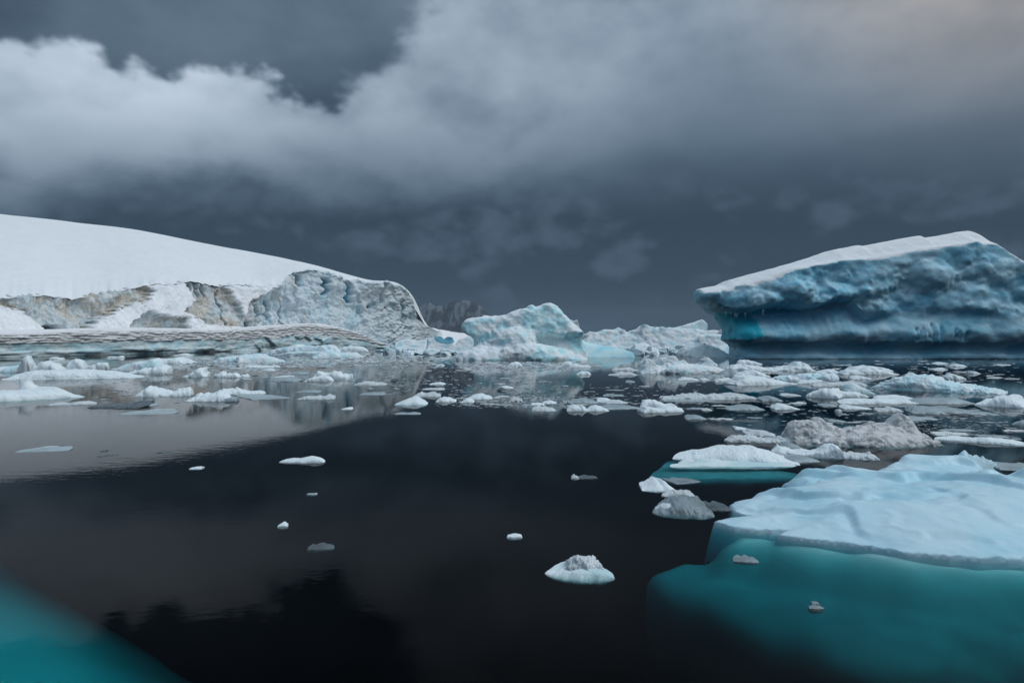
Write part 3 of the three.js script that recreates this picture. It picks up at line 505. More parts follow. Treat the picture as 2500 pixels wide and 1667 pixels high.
const looks = {
  white: [M.floe_ice, tone(0.765, 0.87, 0.905, 0.05)], blue: [M.floe_ice, blueWhite([0.80, 0.88, 0.915], [0.58, 0.82, 0.89], 0.5)], crumb: [M.crumbly_ice, tone(0.69, 0.775, 0.805, 0.10, 2)],
  grey: [M.clear_ice, tone(0.37, 0.465, 0.50, 0.16, 1.5)], dark: [M.clear_ice, tone(0.10, 0.13, 0.145, 0.25, 2)], dirty: [M.crumbly_ice, (o, x, y, z) => { const n = sm(-0.1, 0.4, fbm(x * 2.5, y * 2.5, z * 2.5, 4)); o[0] = mix(0.72, 0.42, n); o[1] = mix(0.75, 0.45, n); o[2] = mix(0.77, 0.46, n); }],
  film: [M.clear_ice, tone(0.24, 0.31, 0.335, 0.2, 3)], teal: [M.floe_ice, blueWhite([0.70, 0.83, 0.86], [0.52, 0.72, 0.76], 0.6)],
};
const CR = { A: crop(0, 840, 4.704), B: crop(400, 840, 4.704), C: crop(800, 840, 4.704), D: crop(1200, 840, 4.704), E: crop(1600, 860, 4.704), F: crop(2000, 860, 4.704), G: crop(1560, 1040, 4.704), J: crop(1550, 1000, 2.3505), H: crop(600, 850, 2.6133), I: crop(0, 850, 3.92) };
let floeSeed = 1;
function floePiece(cr, base, pts, o = {}) {
  const f = CR[cr], n = pts.length, [bl, brr] = Array.isArray(base) ? base : [base, base];
  const a = f(pts[0][0], bl), b = f(pts[n - 1][0], brr), p0 = spot(a[0], a[1]), p1 = spot(b[0], b[1]);
  if (o.lift) { const k = o.lift / EYE; }
  const L = p0.distanceTo(p1), thin = o.least !== undefined && o.least < 0.06, topRow = Math.min(...pts.map((q) => f(0, q[1])[1])), depth = thin ? Math.max(0.08, (dist(topRow) - dist(Math.max(a[1], b[1]))) * 0.9) : o.depth ?? Math.min(L * (o.ratio ?? 0.5), 6), prof = pts.map(([x, y]) => {
    const t = clamp((x - pts[0][0]) / (pts[n - 1][0] - pts[0][0] || 1)), by = mix(bl, brr, t), s = f(x, y), g = f(x, by), d = dist(g[1]), dm = d + depth * 0.5;
    const H = EYE + (CY - s[1]) / FOCAL * dm;             // height of the crest, which lies half the depth behind the waterline
    return [t, thin ? o.least * (1 + 0.8 * hash(Math.round(x), 7)) : Math.max(o.least ?? 0.03, H)];
  });
  const pxWide = Math.abs(b[0] - a[0]) * 0.41, nu = Math.round(clamp(pxWide / 0.9, 20, 150)), nr = Math.round(clamp(pxWide / 2.2, 18, 64)), tall = Math.max(...prof.map((p) => p[1]));
  return loft(p0, p1, prof, { depth, seed: floeSeed++, nu, nr, scale: clamp(Math.max(tall * 0.9, L * 0.10), 0.06, 1.3), draft: clamp(tall * 0.9, 0.10, 2.2), fine: clamp(tall * 0.05, 0.004, 0.05), rough: 0.22, ...o, depth });
}
function floe(look, label, cr, base, pts, o = {}, more = []) {
  const [g, mid] = floePiece(cr, base, pts, o), [mat, col] = looks[look], t = thing(o.name ?? 'ice_floe', label, o.category ?? 'ice floe', mid, o.group);
  part(o.part ?? 'slab', dress(g, col, mid.x), mat, t);
  for (const [name, look2, base2, pts2, o2 = {}] of more) {
    const [g2, m2] = floePiece(o2.cr ?? cr, base2, pts2, o2), [mat2, col2] = looks[look2]; g2.translate(m2.x - mid.x, (o2.up ?? 0), m2.z - mid.z - (o2.backBy ?? 0)); part(name, dress(g2, col2, mid.x), mat2, t);
  }
  return t;
}
// left foreground of the brash field
floe('white', 'long white floe with sharp knob at its left end below the ice shelf', 'A', [412, 388], [[0, 408], [40, 385], [100, 350], [200, 312], [300, 296], [500, 292], [700, 290], [900, 296], [1100, 304], [1250, 314], [1400, 338], [1500, 356], [1600, 386]], { depth: 4.5, taper: 0.3, rough: 0.1 }, [
  ['knob', 'white', 322, [[150, 300], [185, 240], [235, 160], [258, 130], [292, 162], [355, 212], [352, 262], [330, 296]], { depth: 1.4, sharp: 0.6 }],
  ['snow_lump', 'white', 318, [[318, 300], [380, 205], [420, 188], [480, 205], [600, 238], [650, 262], [690, 296]], { depth: 2.2 }],
  ['snow_lump', 'white', 305, [[712, 290], [730, 240], [770, 182], [820, 176], [910, 212], [932, 240], [942, 285]], { depth: 1.8 }],
  ['ice_block', 'white', 308, [[936, 300], [958, 250], [1000, 245], [1050, 232], [1062, 295]], { depth: 0.9 }], ['ice_block', 'white', 286, [[1046, 270], [1070, 216], [1150, 210], [1215, 224], [1222, 265]], { depth: 1.2 }]]);
floe('blue', 'pale blue floe cut by the picture edge behind the long knobbed floe', 'A', 322, [[-260, 320], [-150, 260], [0, 250], [100, 240], [180, 244], [205, 300]], { depth: 4 });
floe('white', 'low white floe with rounded block at its right end beyond the long floe', 'A', 340, [[1425, 338], [1500, 298], [1580, 276], [1690, 288], [1718, 250], [1800, 236], [1880, 256], [1908, 300], [1900, 330]], { depth: 2.6 });
floe('blue', 'humped white floe with several crests just right of the knobbed long floe', 'A', 300, [[1270, 275], [1370, 240], [1440, 206], [1550, 190], [1600, 212], [1622, 182], [1720, 152], [1762, 186], [1845, 246]], { depth: 3 });
floe('white', 'serrated white floe farther back with a small dark-tipped peak', 'A', 222, [[1765, 205], [1800, 155], [1830, 172], [1900, 170], [1990, 148], [2060, 190], [2130, 196], [2195, 206]], { depth: 3.5 });
floe('white', 'thick white slab floe at the lower left carrying a waisted ice pillar', 'A', [672, 606], [[-330, 600], [-150, 545], [0, 535], [150, 530], [350, 520], [500, 516], [640, 490], [720, 488], [755, 505], [800, 530], [850, 556], [965, 602]], { depth: 3.4, taper: 0.3, rough: 0.08, draft: 1.4 });
{ // the pillar that stands on it
  const d = 37.5, x0 = 62, cr = CR.A, base = cr(0, 560)[1], out = outlineAt(cr, d, x0, [[190, 580], [225, 520], [242, 470], [230, 420], [208, 382], [214, 360], [245, 346], [282, 350], [330, 340], [357, 346], [352, 400], [372, 432], [425, 462], [520, 462], [620, 470], [660, 580]], base);
  const y0 = EYE + (CY - base) / FOCAL * d;
  const t = carved('ice_pillar', 'waisted mushroom-like ice pillar standing on the thick slab floe', { at: new THREE.Vector3((x0 - CX) / FOCAL * d, y0 - 0.12, -d), outline: out, fore: 0.5, aft: 0.5, cell: 0.045, rough: 0.03, scale: 1.5, round: 0.3, draft: 0.1, color: tone(0.80, 0.87, 0.89, 0.03), material: M.floe_ice });
  t.userData.category = 'ice pillar';
}
floe('white', 'boat-shaped white floe with raised ends in front of the tan cliff reflection', 'A', [600, 590], [[1552, 598], [1570, 550], [1600, 510], [1680, 470], [1740, 490], [1800, 532], [1900, 548], [1980, 562], [2010, 505], [2080, 495], [2150, 478], [2180, 502], [2188, 570]], { depth: 1.9, taper: 0.3 });
floe('crumb', 'thin whitish strip floe left of the dark rubble floe', 'A', [706, 690], [[548, 700], [560, 675], [640, 668], [760, 684], [850, 658], [1000, 652], [1095, 664]], { depth: 1.0 });
floe('dark', 'dark grey rubbly floe floating flat near the pale hill reflection', 'A', 735, [[1000, 712], [1150, 690], [1300, 676], [1400, 668], [1550, 680], [1595, 700]], { depth: 2.6, rough: 0.5, least: 0.08 });
floe('grey', 'small grey disc floe just right of the dark rubbly floe', 'A', 712, [[1588, 700], [1670, 684], [1758, 700]], { depth: 1.0 });
floe('grey', 'flat grey-white floe with dark trailing edge alone in the hill reflection', 'A', [812, 800], [[1345, 804], [1430, 795], [1530, 766], [1620, 752], [1720, 770], [1800, 782], [1900, 756], [1960, 768], [2000, 790]], { depth: 1.3, least: 0.03 });
floe('white', 'tiny white floe off the left part of the ice shelf', 'A', 174, [[555, 170], [562, 145], [600, 150], [680, 160], [694, 172]], { depth: 1.8 });
floe('white', 'small white floe with upturned right end off the ice shelf', 'A', 160, [[1216, 155], [1232, 140], [1300, 146], [1350, 142], [1368, 128], [1394, 152]], { depth: 1.8 });
floe('white', 'thin white strip floe off the ice shelf nearer the blue ledge', 'A', 132, [[1972, 130], [2030, 116], [2080, 104], [2130, 114], [2190, 124]], { depth: 2.5 });
floe('white', 'white floe with square chimney block in the left brash', 'B', 378, [[200, 376], [250, 342], [322, 322], [345, 270], [378, 262], [412, 268], [418, 316], [472, 368]], { depth: 1.8 });
floe('white', 'white floe with split pointed flake beside a low lobed piece', 'B', 380, [[545, 375], [570, 342], [650, 305], [665, 338], [702, 350]], { depth: 1.3 }, [['lobe', 'white', 384, [[694, 380], [706, 320], [740, 336], [800, 332], [832, 362], [930, 336], [962, 370]], { depth: 1.2 }]]);
floe('blue', 'rounded pale blue floe, left one of a joined pair in the brash', 'B', 208, [[550, 200], [600, 152], [680, 140], [740, 132], [800, 140], [848, 196]], { depth: 3.4 });
floe('blue', 'wide scalloped pale blue floe, right one of a joined pair in the brash', 'B', [215, 205], [[846, 200], [880, 140], [940, 112], [1040, 116], [1060, 110], [1210, 110], [1255, 140], [1330, 162], [1395, 186]], { depth: 4 });
floe('blue', 'jagged bright blue ledge floe in front of the dark shelf gap', 'B', [128, 138], [[1118, 110], [1180, 70], [1230, 38], [1300, 46], [1400, 12], [1440, 0], [1500, 25], [1600, 20], [1680, 28], [1750, 10], [1830, 2], [1900, 30], [1985, 84]], { depth: 6, rough: 0.3, part: 'ledge' }, [['blue_band', 'teal', [134, 140], [[1240, 120], [1400, 88], [1700, 86], [1850, 100]], { depth: 4, sharp: 0.4 }]]);
floe('blue', 'low sloping blue floe touching the right end of the jagged ledge floe', 'B', [162, 156], [[1715, 158], [1800, 92], [1870, 56], [1950, 62], [2000, 100], [2130, 96], [2220, 90], [2290, 136]], { depth: 4.5 });
floe('white', 'dome of layered snow afloat just behind the sloping blue floe', 'B', 92, [[1956, 80], [2000, 40], [2100, 18], [2190, 20], [2260, 30], [2340, 62]], { depth: 5 });
floe('white', 'thin white sliver floe trailing right in the dense left brash', 'B', 274, [[900, 266], [940, 234], [1050, 246], [1200, 250], [1312, 240]], { depth: 2 });
floe('white', 'flat white flake below the trailing sliver floe', 'B', 304, [[1105, 298], [1180, 281], [1268, 298]], { depth: 1.4 });
floe('white', 'lumpy white double floe right of the grey flat floes in the brash', 'B', 404, [[1690, 390], [1722, 330], [1735, 300], [1800, 322], [1880, 336], [1920, 300], [1980, 310], [2030, 346], [2150, 330], [2186, 362], [2160, 392]], { depth: 1.6 }, [['front_slab', 'white', 428, [[1612, 408], [1700, 374], [1800, 362], [1880, 367], [1940, 412]], { depth: 1.3 }]]);
floe('grey', 'grey submerged-looking floe with a white stripe of snow on top', 'B', 425, [[1212, 412], [1300, 388], [1420, 384], [1560, 400]], { depth: 2 }, [['snow_stripe', 'white', 384, [[1256, 380], [1350, 362], [1420, 360], [1492, 354]], { depth: 0.8 }]]);
floe('grey', 'grey flat floe behind the snow-striped one', 'B', 346, [[1390, 336], [1500, 316], [1590, 318], [1662, 334]], { depth: 1.8 });
floe('white', 'peaked white floe with a grey glassy foot at the edge of the left brash', 'B', [660, 650], [[240, 642], [300, 602], [360, 562], [410, 576], [440, 556], [462, 576], [590, 546], [620, 516], [660, 546], [682, 540], [745, 572], [756, 600]], { depth: 2.0 }, [['glassy_foot', 'grey', 658, [[662, 652], [682, 622], [740, 606], [828, 602], [815, 642]], { depth: 0.8 }]]);
floe('white', 'white floe with curling left horn and crumbled right end', 'B', [586, 570], [[560, 560], [620, 520], [700, 508], [800, 512], [832, 486], [880, 522], [960, 546], [1080, 532], [1152, 522], [1165, 556]], { depth: 1.6 });
floe('grey', 'flat glassy grey floe touching the crumbled end of the horned floe', 'B', [642, 618], [[1012, 606], [1100, 574], [1200, 572], [1300, 580], [1450, 560]], { depth: 1.8, least: 0.04 });
floe('grey', 'long thin grey-white floe below the lumpy double floe', 'B', 556, [[1505, 548], [1600, 536], [1700, 528], [1782, 538]], { depth: 1.2 });
floe('crumb', 'narrow grey floe sprinkled with crumbs of white snow', 'B', 636, [[1528, 620], [1600, 596], [1700, 598], [1790, 600], [1870, 578], [1948, 606]], { depth: 1.2, rough: 0.5 });
floe('white', 'tiny white crescent floe on the boundary of the hill reflection', 'B', 752, [[2035, 748], [2095, 726], [2155, 744]], { depth: 0.7 });
floe('crumb', 'ragged-topped white floe in the middle of the cliff reflection', 'C', 470, [[290, 464], [330, 442], [390, 426], [440, 432], [500, 436], [570, 446], [672, 462]], { depth: 1.8, rough: 0.4 });
floe('white', 'smooth white dome floe with a clear teal rim at the edge of open water', 'C', 698, [[766, 688], [830, 643], [900, 618], [970, 608], [1040, 626], [1132, 686]], { depth: 2.2, rough: 0.03, fine: 0.004, foot: 0.5, draft: 0.9 });
floe('white', 'small knobbly white floe right of the smooth dome floe', 'C', 664, [[1238, 656], [1270, 614], [1300, 606], [1340, 605], [1390, 618], [1475, 654]], { depth: 1.3, rough: 0.3 });
floe('white', 'tiny white floe tucked against the left end of the oval cap floe', 'C', 670, [[1530, 660], [1590, 622], [1622, 616], [1682, 662]], { depth: 1.0, rough: 0.3 });
floe('white', 'smooth white oval cap floe before the reflection of the middle iceberg', 'C', 632, [[1610, 614], [1660, 578], [1750, 567], [1830, 586], [1892, 626]], { depth: 1.8, rough: 0.05 });
floe('grey', 'pale plate of ice awash in front of the smooth dome floe', 'C', 808, [[765, 798], [900, 784], [1062, 792]], { depth: 1.2, least: 0.02 });
floe('crumb', 'ragged grey floe just behind the smooth dome floe', 'C', 604, [[978, 584], [1040, 550], [1080, 572], [1200, 550], [1292, 576]], { depth: 1.6, rough: 0.4 });
floe('grey', 'wide flat grey floe left of the ragged grey floe', 'C', 584, [[355, 572], [480, 552], [560, 552], [645, 562]], { depth: 1.8 });
floe('white', 'low white floe with three bumps in the dark gap between reflections', 'C', 465, [[1160, 456], [1220, 442], [1280, 436], [1350, 452]], { depth: 1.3, rough: 0.3 });
floe('crumb', 'thin frayed white floe below the three-bump floe', 'C', 524, [[1080, 516], [1180, 506], [1250, 502], [1345, 510]], { depth: 1.2, rough: 0.4 });
floe('dark', 'nearly black clear ice lump at the right edge of the cliff reflection', 'C', 430, [[714, 412], [760, 394], [800, 398], [842, 412]], { depth: 1.2, rough: 0.3 });
floe('crumb', 'small white-speckled floe just left of the middle iceberg foot', 'C', 252, [[1232, 246], [1260, 232], [1300, 226], [1340, 246]], { depth: 1.8 });
// middle
floe('white', 'rounded greyish floe in the row before the middle iceberg', 'D', 258, [[190, 240], [230, 212], [290, 202], [340, 222], [356, 246]], { depth: 2.5 });
floe('grey', 'grey hummock next to the rounded floe before the middle iceberg', 'D', 258, [[346, 244], [390, 214], [440, 216], [480, 240], [550, 246]], { depth: 2.2 });
floe('white', 'white hump floe before the right wall of the middle iceberg', 'D', 246, [[810, 234], [850, 202], [910, 198], [945, 234]], { depth: 2.2 });
floe('white', 'long flat white floe with one bump below the low turquoise berg', 'D', 268, [[898, 256], [950, 226], [985, 222], [1010, 240], [1130, 242], [1142, 258]], { depth: 2.2 });
floe('grey', 'dull grey rounded floe beside the one-bump floe', 'D', 264, [[1108, 246], [1180, 226], [1250, 228], [1288, 246]], { depth: 2.4 });
floe('white', 'small lens-shaped white floe at the corner of the blue reflection', 'D', 352, [[978, 340], [1040, 312], [1130, 316], [1144, 342]], { depth: 1.4 });
floe('crumb', 'floe with a single small peak mirrored in dark water', 'D', 358, [[1345, 350], [1450, 340], [1505, 312], [1550, 332], [1620, 322], [1686, 350]], { depth: 1.6 });
floe('grey', 'small flat floe alone in dark water below the single-peak floe', 'D', 438, [[1545, 428], [1600, 414], [1652, 424]], { depth: 1.2 });
floe('crumb', 'low ragged strip floe leading to the toothed floe', 'D', 304, [[1388, 292], [1440, 268], [1500, 282], [1600, 262], [1640, 286], [1735, 294]], { depth: 1.6, rough: 0.35 });
function shard(label, cr, d, x0, base, points, o = {}) { // an upstanding piece cut from its outline, standing in the water
  const b = CY + EYE * FOCAL / d, t = carved('ice_floe', label, { at: new THREE.Vector3((x0 - CX) / FOCAL * d, 0, -d), outline: outlineAt(CR[cr], d, x0, points, b), fore: 1.1, aft: 1.1, cell: 0.065, rough: 0.13, scale: 1.6, round: 0.12, draft: 1, color: blueWhite([0.82, 0.89, 0.915], [0.66, 0.84, 0.89], 0.6), material: M.floe_ice, ...o });
  t.userData.category = 'ice floe'; return t;
}
shard('spiky toothed floe with two tall ragged teeth in front of the teal ice', 'D', 65.5, 1640, 0, [[1680, 350], [1690, 318], [1712, 296], [1726, 256], [1745, 236], [1764, 190], [1784, 184], [1802, 176], [1822, 190], [1852, 206], [1862, 236], [1880, 246], [1884, 262], [1900, 240], [1922, 250], [1944, 238], [1952, 222], [1922, 206], [1926, 186], [1950, 158], [1976, 166], [2000, 160], [2030, 138], [2060, 150], [2088, 150], [2108, 166], [2120, 192], [2150, 216], [2178, 196], [2200, 188], [2226, 214], [2242, 240], [2290, 238], [2330, 256], [2390, 290], [2440, 310], [2470, 345], [2470, 400], [1680, 400]], { extra: (q, u, y, z) => smin(q, ellipsoid(u, y, z, 1.5, 0, 1.3, 3.0, 0.75, 1.1), 0.4) });
floe('grey', 'broad grey mottled floe above the twin dome floes', 'D', 680, [[884, 668], [950, 636], [1050, 620], [1130, 628], [1236, 660]], { depth: 1.6 });
floe('white', 'pale lens floe touching the broad mottled floe on its right', 'D', 656, [[1216, 644], [1300, 618], [1350, 620], [1394, 638]], { depth: 1.2 });
floe('white', 'lumpy white floe, left of the twin dome floes at open water', 'D', 770, [[868, 752], [890, 722], [950, 698], [1000, 712], [1042, 686], [1080, 720], [1115, 750]], { depth: 1.0, rough: 0.25 });
floe('white', 'smooth white dome floe, right of the twin dome floes at open water', 'D', 770, [[1106, 754], [1150, 714], [1210, 700], [1290, 722], [1354, 758]], { depth: 1.1, rough: 0.08 });
floe('grey', 'long flat grey lens floe right of the twin dome floes', 'D', [752, 738], [[1278, 724], [1400, 706], [1550, 700], [1680, 702], [1724, 718]], { depth: 1.5, rough: 0.08 });
floe('crumb', 'small pale floe directly above the long lens floe', 'D', 682, [[1326, 666], [1420, 644], [1500, 648], [1574, 674]], { depth: 1.2 });
floe('white', 'thick two-tier white floe with sharply cut right end', 'D', [790, 776], [[1758, 772], [1800, 714], [1880, 718], [1960, 742], [2050, 714], [2120, 718], [2205, 722], [2214, 760]], { depth: 0.9, taper: 0.15, part: 'lower_tier' }, [['upper_tier', 'white', 738, [[1718, 728], [1740, 662], [1780, 632], [1880, 636], [1960, 662], [2020, 692], [2090, 666], [2146, 718]], { depth: 1.1 }]]);
floe('crumb', 'frayed grey-white floe at the left rim of the open water strip', 'D', 768, [[466, 748], [480, 708], [600, 722], [680, 730], [742, 744]], { depth: 1.2, rough: 0.35 });
floe('white', 'pale flat floe, upper of two left of the broad mottled floe', 'D', 684, [[588, 672], [660, 650], [700, 652], [754, 670]], { depth: 1.1 });
floe('white', 'pale flat floe, lower of two left of the broad mottled floe', 'D', 700, [[456, 692], [520, 678], [612, 690]], { depth: 1.0 });
floe('grey', 'thin pale streak floe alone in the dark water gap', 'D', 598, [[1286, 590], [1400, 578], [1532, 582]], { depth: 1.2 });
floe('crumb', 'tiny heap of crumbled ice below the blue reflection', 'D', 660, [[206, 642], [250, 616], [300, 622], [344, 624], [356, 646]], { depth: 0.9, rough: 0.6 });
floe('dark', 'dark diamond-shaped clear ice chip in the blue reflection', 'D', 536, [[60, 520], [110, 494], [165, 516]], { depth: 0.9 });
floe('white', 'white flake resting behind the dark diamond chip', 'D', 506, [[84, 498], [160, 480], [250, 496]], { depth: 1.2 });
// right
shard('chunk with an upturned splintered block right of the toothed floe', 'E', 79, 1721, 0, [[450, 178], [470, 148], [520, 130], [545, 112], [520, 92], [562, 58], [590, 72], [604, 70], [640, 96], [684, 140], [672, 166], [640, 190], [640, 240], [450, 240]], { cell: 0.09 });
floe('white', 'low white cushion floe near the foot of the huge iceberg', 'E', 140, [[968, 124], [1000, 92], [1080, 85], [1150, 100], [1236, 126]], { depth: 2.4 });
floe('white', 'long white floe rising to a rounded lump at its right end', 'E', [214, 218], [[858, 190], [920, 144], [1000, 138], [1150, 148], [1300, 174], [1420, 184], [1560, 160], [1620, 152], [1650, 106], [1720, 104], [1800, 146], [1842, 210]], { depth: 3.4, taper: 0.25 });
floe('grey', 'grey pyramid floe wedged before the long lump-ended floe', 'E', 280, [[738, 262], [830, 206], [900, 184], [960, 194], [1010, 240]], { depth: 2 });
floe('white', 'white floe behind the broad wedge floe', 'E', 296, [[930, 286], [1050, 226], [1150, 202], [1250, 222], [1340, 272]], { depth: 2 });
floe('white', 'broad white wedge floe tapering right, mirrored in calm water', 'E', [380, 366], [[950, 374], [1000, 322], [1060, 278], [1180, 268], [1300, 272], [1450, 312], [1650, 358]], { depth: 2.6, taper: 0.3 });
floe('blue', 'knobbly pale floe extending right from the broad wedge floe', 'E', [322, 344], [[1316, 290], [1420, 258], [1560, 278], [1650, 242], [1800, 242], [1900, 242], [2050, 232], [2122, 262], [2116, 312]], { depth: 2.4, rough: 0.25 });
floe('white', 'small lumpy floe in front of the knobbly pale floe', 'E', 362, [[1656, 346], [1720, 318], [1850, 322], [1880, 302], [1930, 312], [1956, 346]], { depth: 1.2 });
floe('white', 'white floe with crumbs at its left end before the broad wedge floe', 'E', 338, [[696, 332], [740, 298], [800, 306], [870, 292], [966, 322]], { depth: 1.3 });
floe('white', 'thin white floe under the toothed floe', 'E', 322, [[276, 312], [340, 288], [430, 290], [508, 306]], { depth: 1.3 });
floe('white', 'tiny round floe between thin floes near the toothed floe', 'E', 323, [[533, 312], [580, 290], [634, 310]], { depth: 1.0 });
floe('grey', 'grey flat floe left of the grey pyramid floe', 'E', 302, [[596, 284], [680, 254], [780, 258], [826, 282]], { depth: 1.6 });
floe('white', 'ridged white floe sloping to the right below the knobbly floe', 'E', [512, 534], [[1732, 462], [1790, 426], [1880, 406], [2000, 412], [2060, 446], [2110, 510]], { depth: 1.8 });
floe('crumb', 'long crumbly floe strip with glassy lower edge left of the dark blue reflection', 'E', [545, 540], [[92, 530], [120, 492], [150, 514], [250, 510], [320, 484], [450, 474], [530, 494], [545, 468], [600, 494], [700, 486], [800, 486], [1000, 470], [1100, 480], [1176, 526]], { depth: 1.5, rough: 0.4, taper: 0.25 }, [['glassy_edge', 'grey', 566, [[110, 552], [300, 540], [500, 540], [700, 552]], { depth: 0.7, least: 0.03 }]]);
floe('grey', 'grey lens floe at the right end of the crumbly strip', 'E', 562, [[1236, 536], [1330, 498], [1400, 506], [1474, 540]], { depth: 1.2 });
floe('grey', 'wide glassy grey floe above the pale blue reflection', 'E', 664, [[846, 640], [1000, 612], [1180, 604], [1262, 640]], { depth: 1.4 });
floe('white', 'almond-shaped whitish floe right of the wide glassy floe', 'E', 658, [[1382, 636], [1450, 598], [1530, 590], [1600, 612], [1668, 644]], { depth: 1.1, rough: 0.08 });
floe('grey', 'small grey oval floe alone in open water below the two-tier floe', 'E', 772, [[358, 752], [420, 720], [540, 724], [596, 754]], { depth: 0.8, rough: 0.08 });
floe('crumb', 'small pale chip cluster between two-tier and glassy floes', 'E', 670, [[546, 660], [600, 638], [664, 660]], { depth: 0.7, rough: 0.3 });
floe('dark', 'dark brownish strip of ice on the pale blue reflection', 'E', 800, [[855, 788], [950, 774], [1100, 780], [1226, 794]], { depth: 0.6, least: 0.02 });
floe('white', 'small white floe with tiny horn above the crumbly flat floe', 'E', 888, [[922, 872], [944, 844], [1000, 866], [1076, 876]], { depth: 0.6 });
floe('crumb', 'crumbly flat floe above the long grey crumb strip', 'E', 962, [[1066, 924], [1190, 894], [1300, 904], [1352, 904], [1392, 940]], { depth: 1.0, rough: 0.35 });
floe('crumb', 'small lone floe at the middle of the dark blue reflection', 'E', 502, [[1466, 492], [1570, 472], [1686, 494]], { depth: 1.0, rough: 0.3 });
floe('blue', 'large pale blue floe ridge sloping down right before the huge iceberg', 'F', [412, 486], [[596, 388], [700, 324], [850, 270], [920, 276], [1000, 248], [1100, 262], [1190, 258], [1300, 294], [1450, 336], [1600, 376], [1800, 402], [1950, 410], [2120, 470]], { depth: 2.6, taper: 0.25, draft: 1.6, foot: 0.5 });
floe('white', 'three-lobed white floe left of the pale blue ridge floe', 'F', 258, [[486, 250], [520, 210], [600, 172], [700, 182], [850, 218], [926, 252]], { depth: 2.2, part: 'front_lobe' }, [['lobe', 'white', 258, [[298, 246], [350, 204], [460, 194], [536, 250]], { depth: 2 }], ['back_lobe', 'white', 222, [[388, 206], [480, 158], [540, 166], [600, 152], [700, 158], [800, 170], [858, 200]], { depth: 3 }]]);
floe('white', 'small white cap floe left of the three-lobed floe', 'F', 248, [[32, 238], [100, 208], [190, 190], [294, 242]], { depth: 2 });
floe('white', 'low white crescent floe under the three-lobed floe', 'F', 312, [[398, 300], [440, 276], [500, 266], [560, 280], [628, 308]], { depth: 1.5 });
floe('teal', 'grey-teal dome floe behind a low white block', 'F', 484, [[336, 462], [400, 386], [440, 362], [520, 370], [600, 424], [664, 480]], { depth: 1.5, rough: 0.06 });
floe('white', 'low white block floe in front of the grey-teal dome', 'F', 512, [[256, 500], [266, 432], [330, 448], [500, 458], [572, 500]], { depth: 1.1 });
floe('white', 'long white floe with a scooped hollow on top', 'F', [592, 592], [[262, 572], [400, 542], [500, 532], [660, 538], [760, 540], [900, 540], [1060, 530], [1140, 572]], { depth: 1.3, taper: 0.3 }, [['back_rim', 'white', 548, [[650, 540], [700, 504], [760, 496], [960, 490], [1060, 504], [1130, 546]], { depth: 1.0 }]]);
floe('crumb', 'ragged pale strip floe above the ridged sloping floe', 'F', 390, [[-60, 366], [60, 354], [130, 328], [160, 348], [300, 354], [450, 330], [566, 350]], { depth: 1.8, rough: 0.3 });
floe('grey', 'flat grey lens floe right of the scooped floe', 'F', 592, [[1156, 572], [1300, 544], [1500, 528], [1690, 520], [1760, 548], [1796, 576]], { depth: 1.8, rough: 0.08 });
floe('white', 'big pale floe with a square step at the right picture edge', 'F', [606, 650], [[1796, 588], [1850, 526], [1900, 520], [1970, 538], [1982, 494], [2180, 480], [2222, 514], [2300, 566], [2420, 620], [2520, 650]], { depth: 2.2, taper: 0.25 });
floe('grey', 'wide grey-white slushy floe with a raised left corner', 'F', [700, 724], [[1076, 668], [1150, 602], [1172, 628], [1300, 620], [1450, 630], [1600, 622], [1700, 656], [1900, 668], [2030, 696], [2080, 718]], { depth: 2.4, rough: 0.2 });
floe('crumb', 'two-humped small floe left of the slushy floe', 'F', 684, [[686, 664], [740, 634], [820, 650], [880, 622], [960, 644], [978, 676]], { depth: 0.9 });
floe('white', 'low white floe with tail left of the two-humped floe', 'F', 654, [[296, 632], [380, 600], [460, 620], [540, 628], [616, 646]], { depth: 1.0 });
floe('grey', 'small oval pale floe under the low white block floe', 'F', 624, [[46, 608], [130, 588], [218, 606]], { depth: 0.9 });
floe('white', 'tiny upright ice lump mirrored above the dirty crumbly floe', 'F', 700, [[226, 690], [238, 656], [262, 652], [276, 690]], { depth: 0.4, sharp: 0.5 });
floe('grey', 'small grey floe with raised left end above the dirty crumbly floe', 'F', 800, [[112, 782], [150, 752], [200, 776], [318, 784]], { depth: 0.8 });
floe('white', 'small lumpy floe right of the pale blue ridge top', 'F', 314, [[1494, 284], [1550, 238], [1610, 252], [1650, 268], [1700, 304]], { depth: 1.6, rough: 0.3 });
floe('white', 'tiny faceted floe right of the small lumpy floe before the huge iceberg', 'F', 248, [[1776, 236], [1800, 210], [1835, 220], [1864, 240]], { depth: 1.4 });
floe('white', 'small white floe, nearest the waterline of the huge iceberg', 'F', 132, [[1362, 126], [1450, 112], [1498, 124]], { depth: 2 });
floe('white', 'small hunched floe afloat off the middle of the huge iceberg', 'F', 166, [[1586, 154], [1640, 132], [1700, 144], [1712, 162]], { depth: 2 });
floe('white', 'small bumpy floe left of the hunched floe off the huge iceberg', 'F', 203, [[1338, 192], [1400, 186], [1450, 175], [1490, 194]], { depth: 1.6 });
floe('grey', 'pale smooth slab floe cut by the right picture edge', 'F', [830, 868], [[2216, 800], [2232, 756], [2352, 744], [2500, 760], [2600, 820]], { depth: 1.6, rough: 0.06 });
floe('grey', 'flat glassy floe left of the edge-cut slab floe', 'F', 905, [[1404, 894], [1550, 882], [1700, 886], [1800, 898]], { depth: 0.9, least: 0.02 });
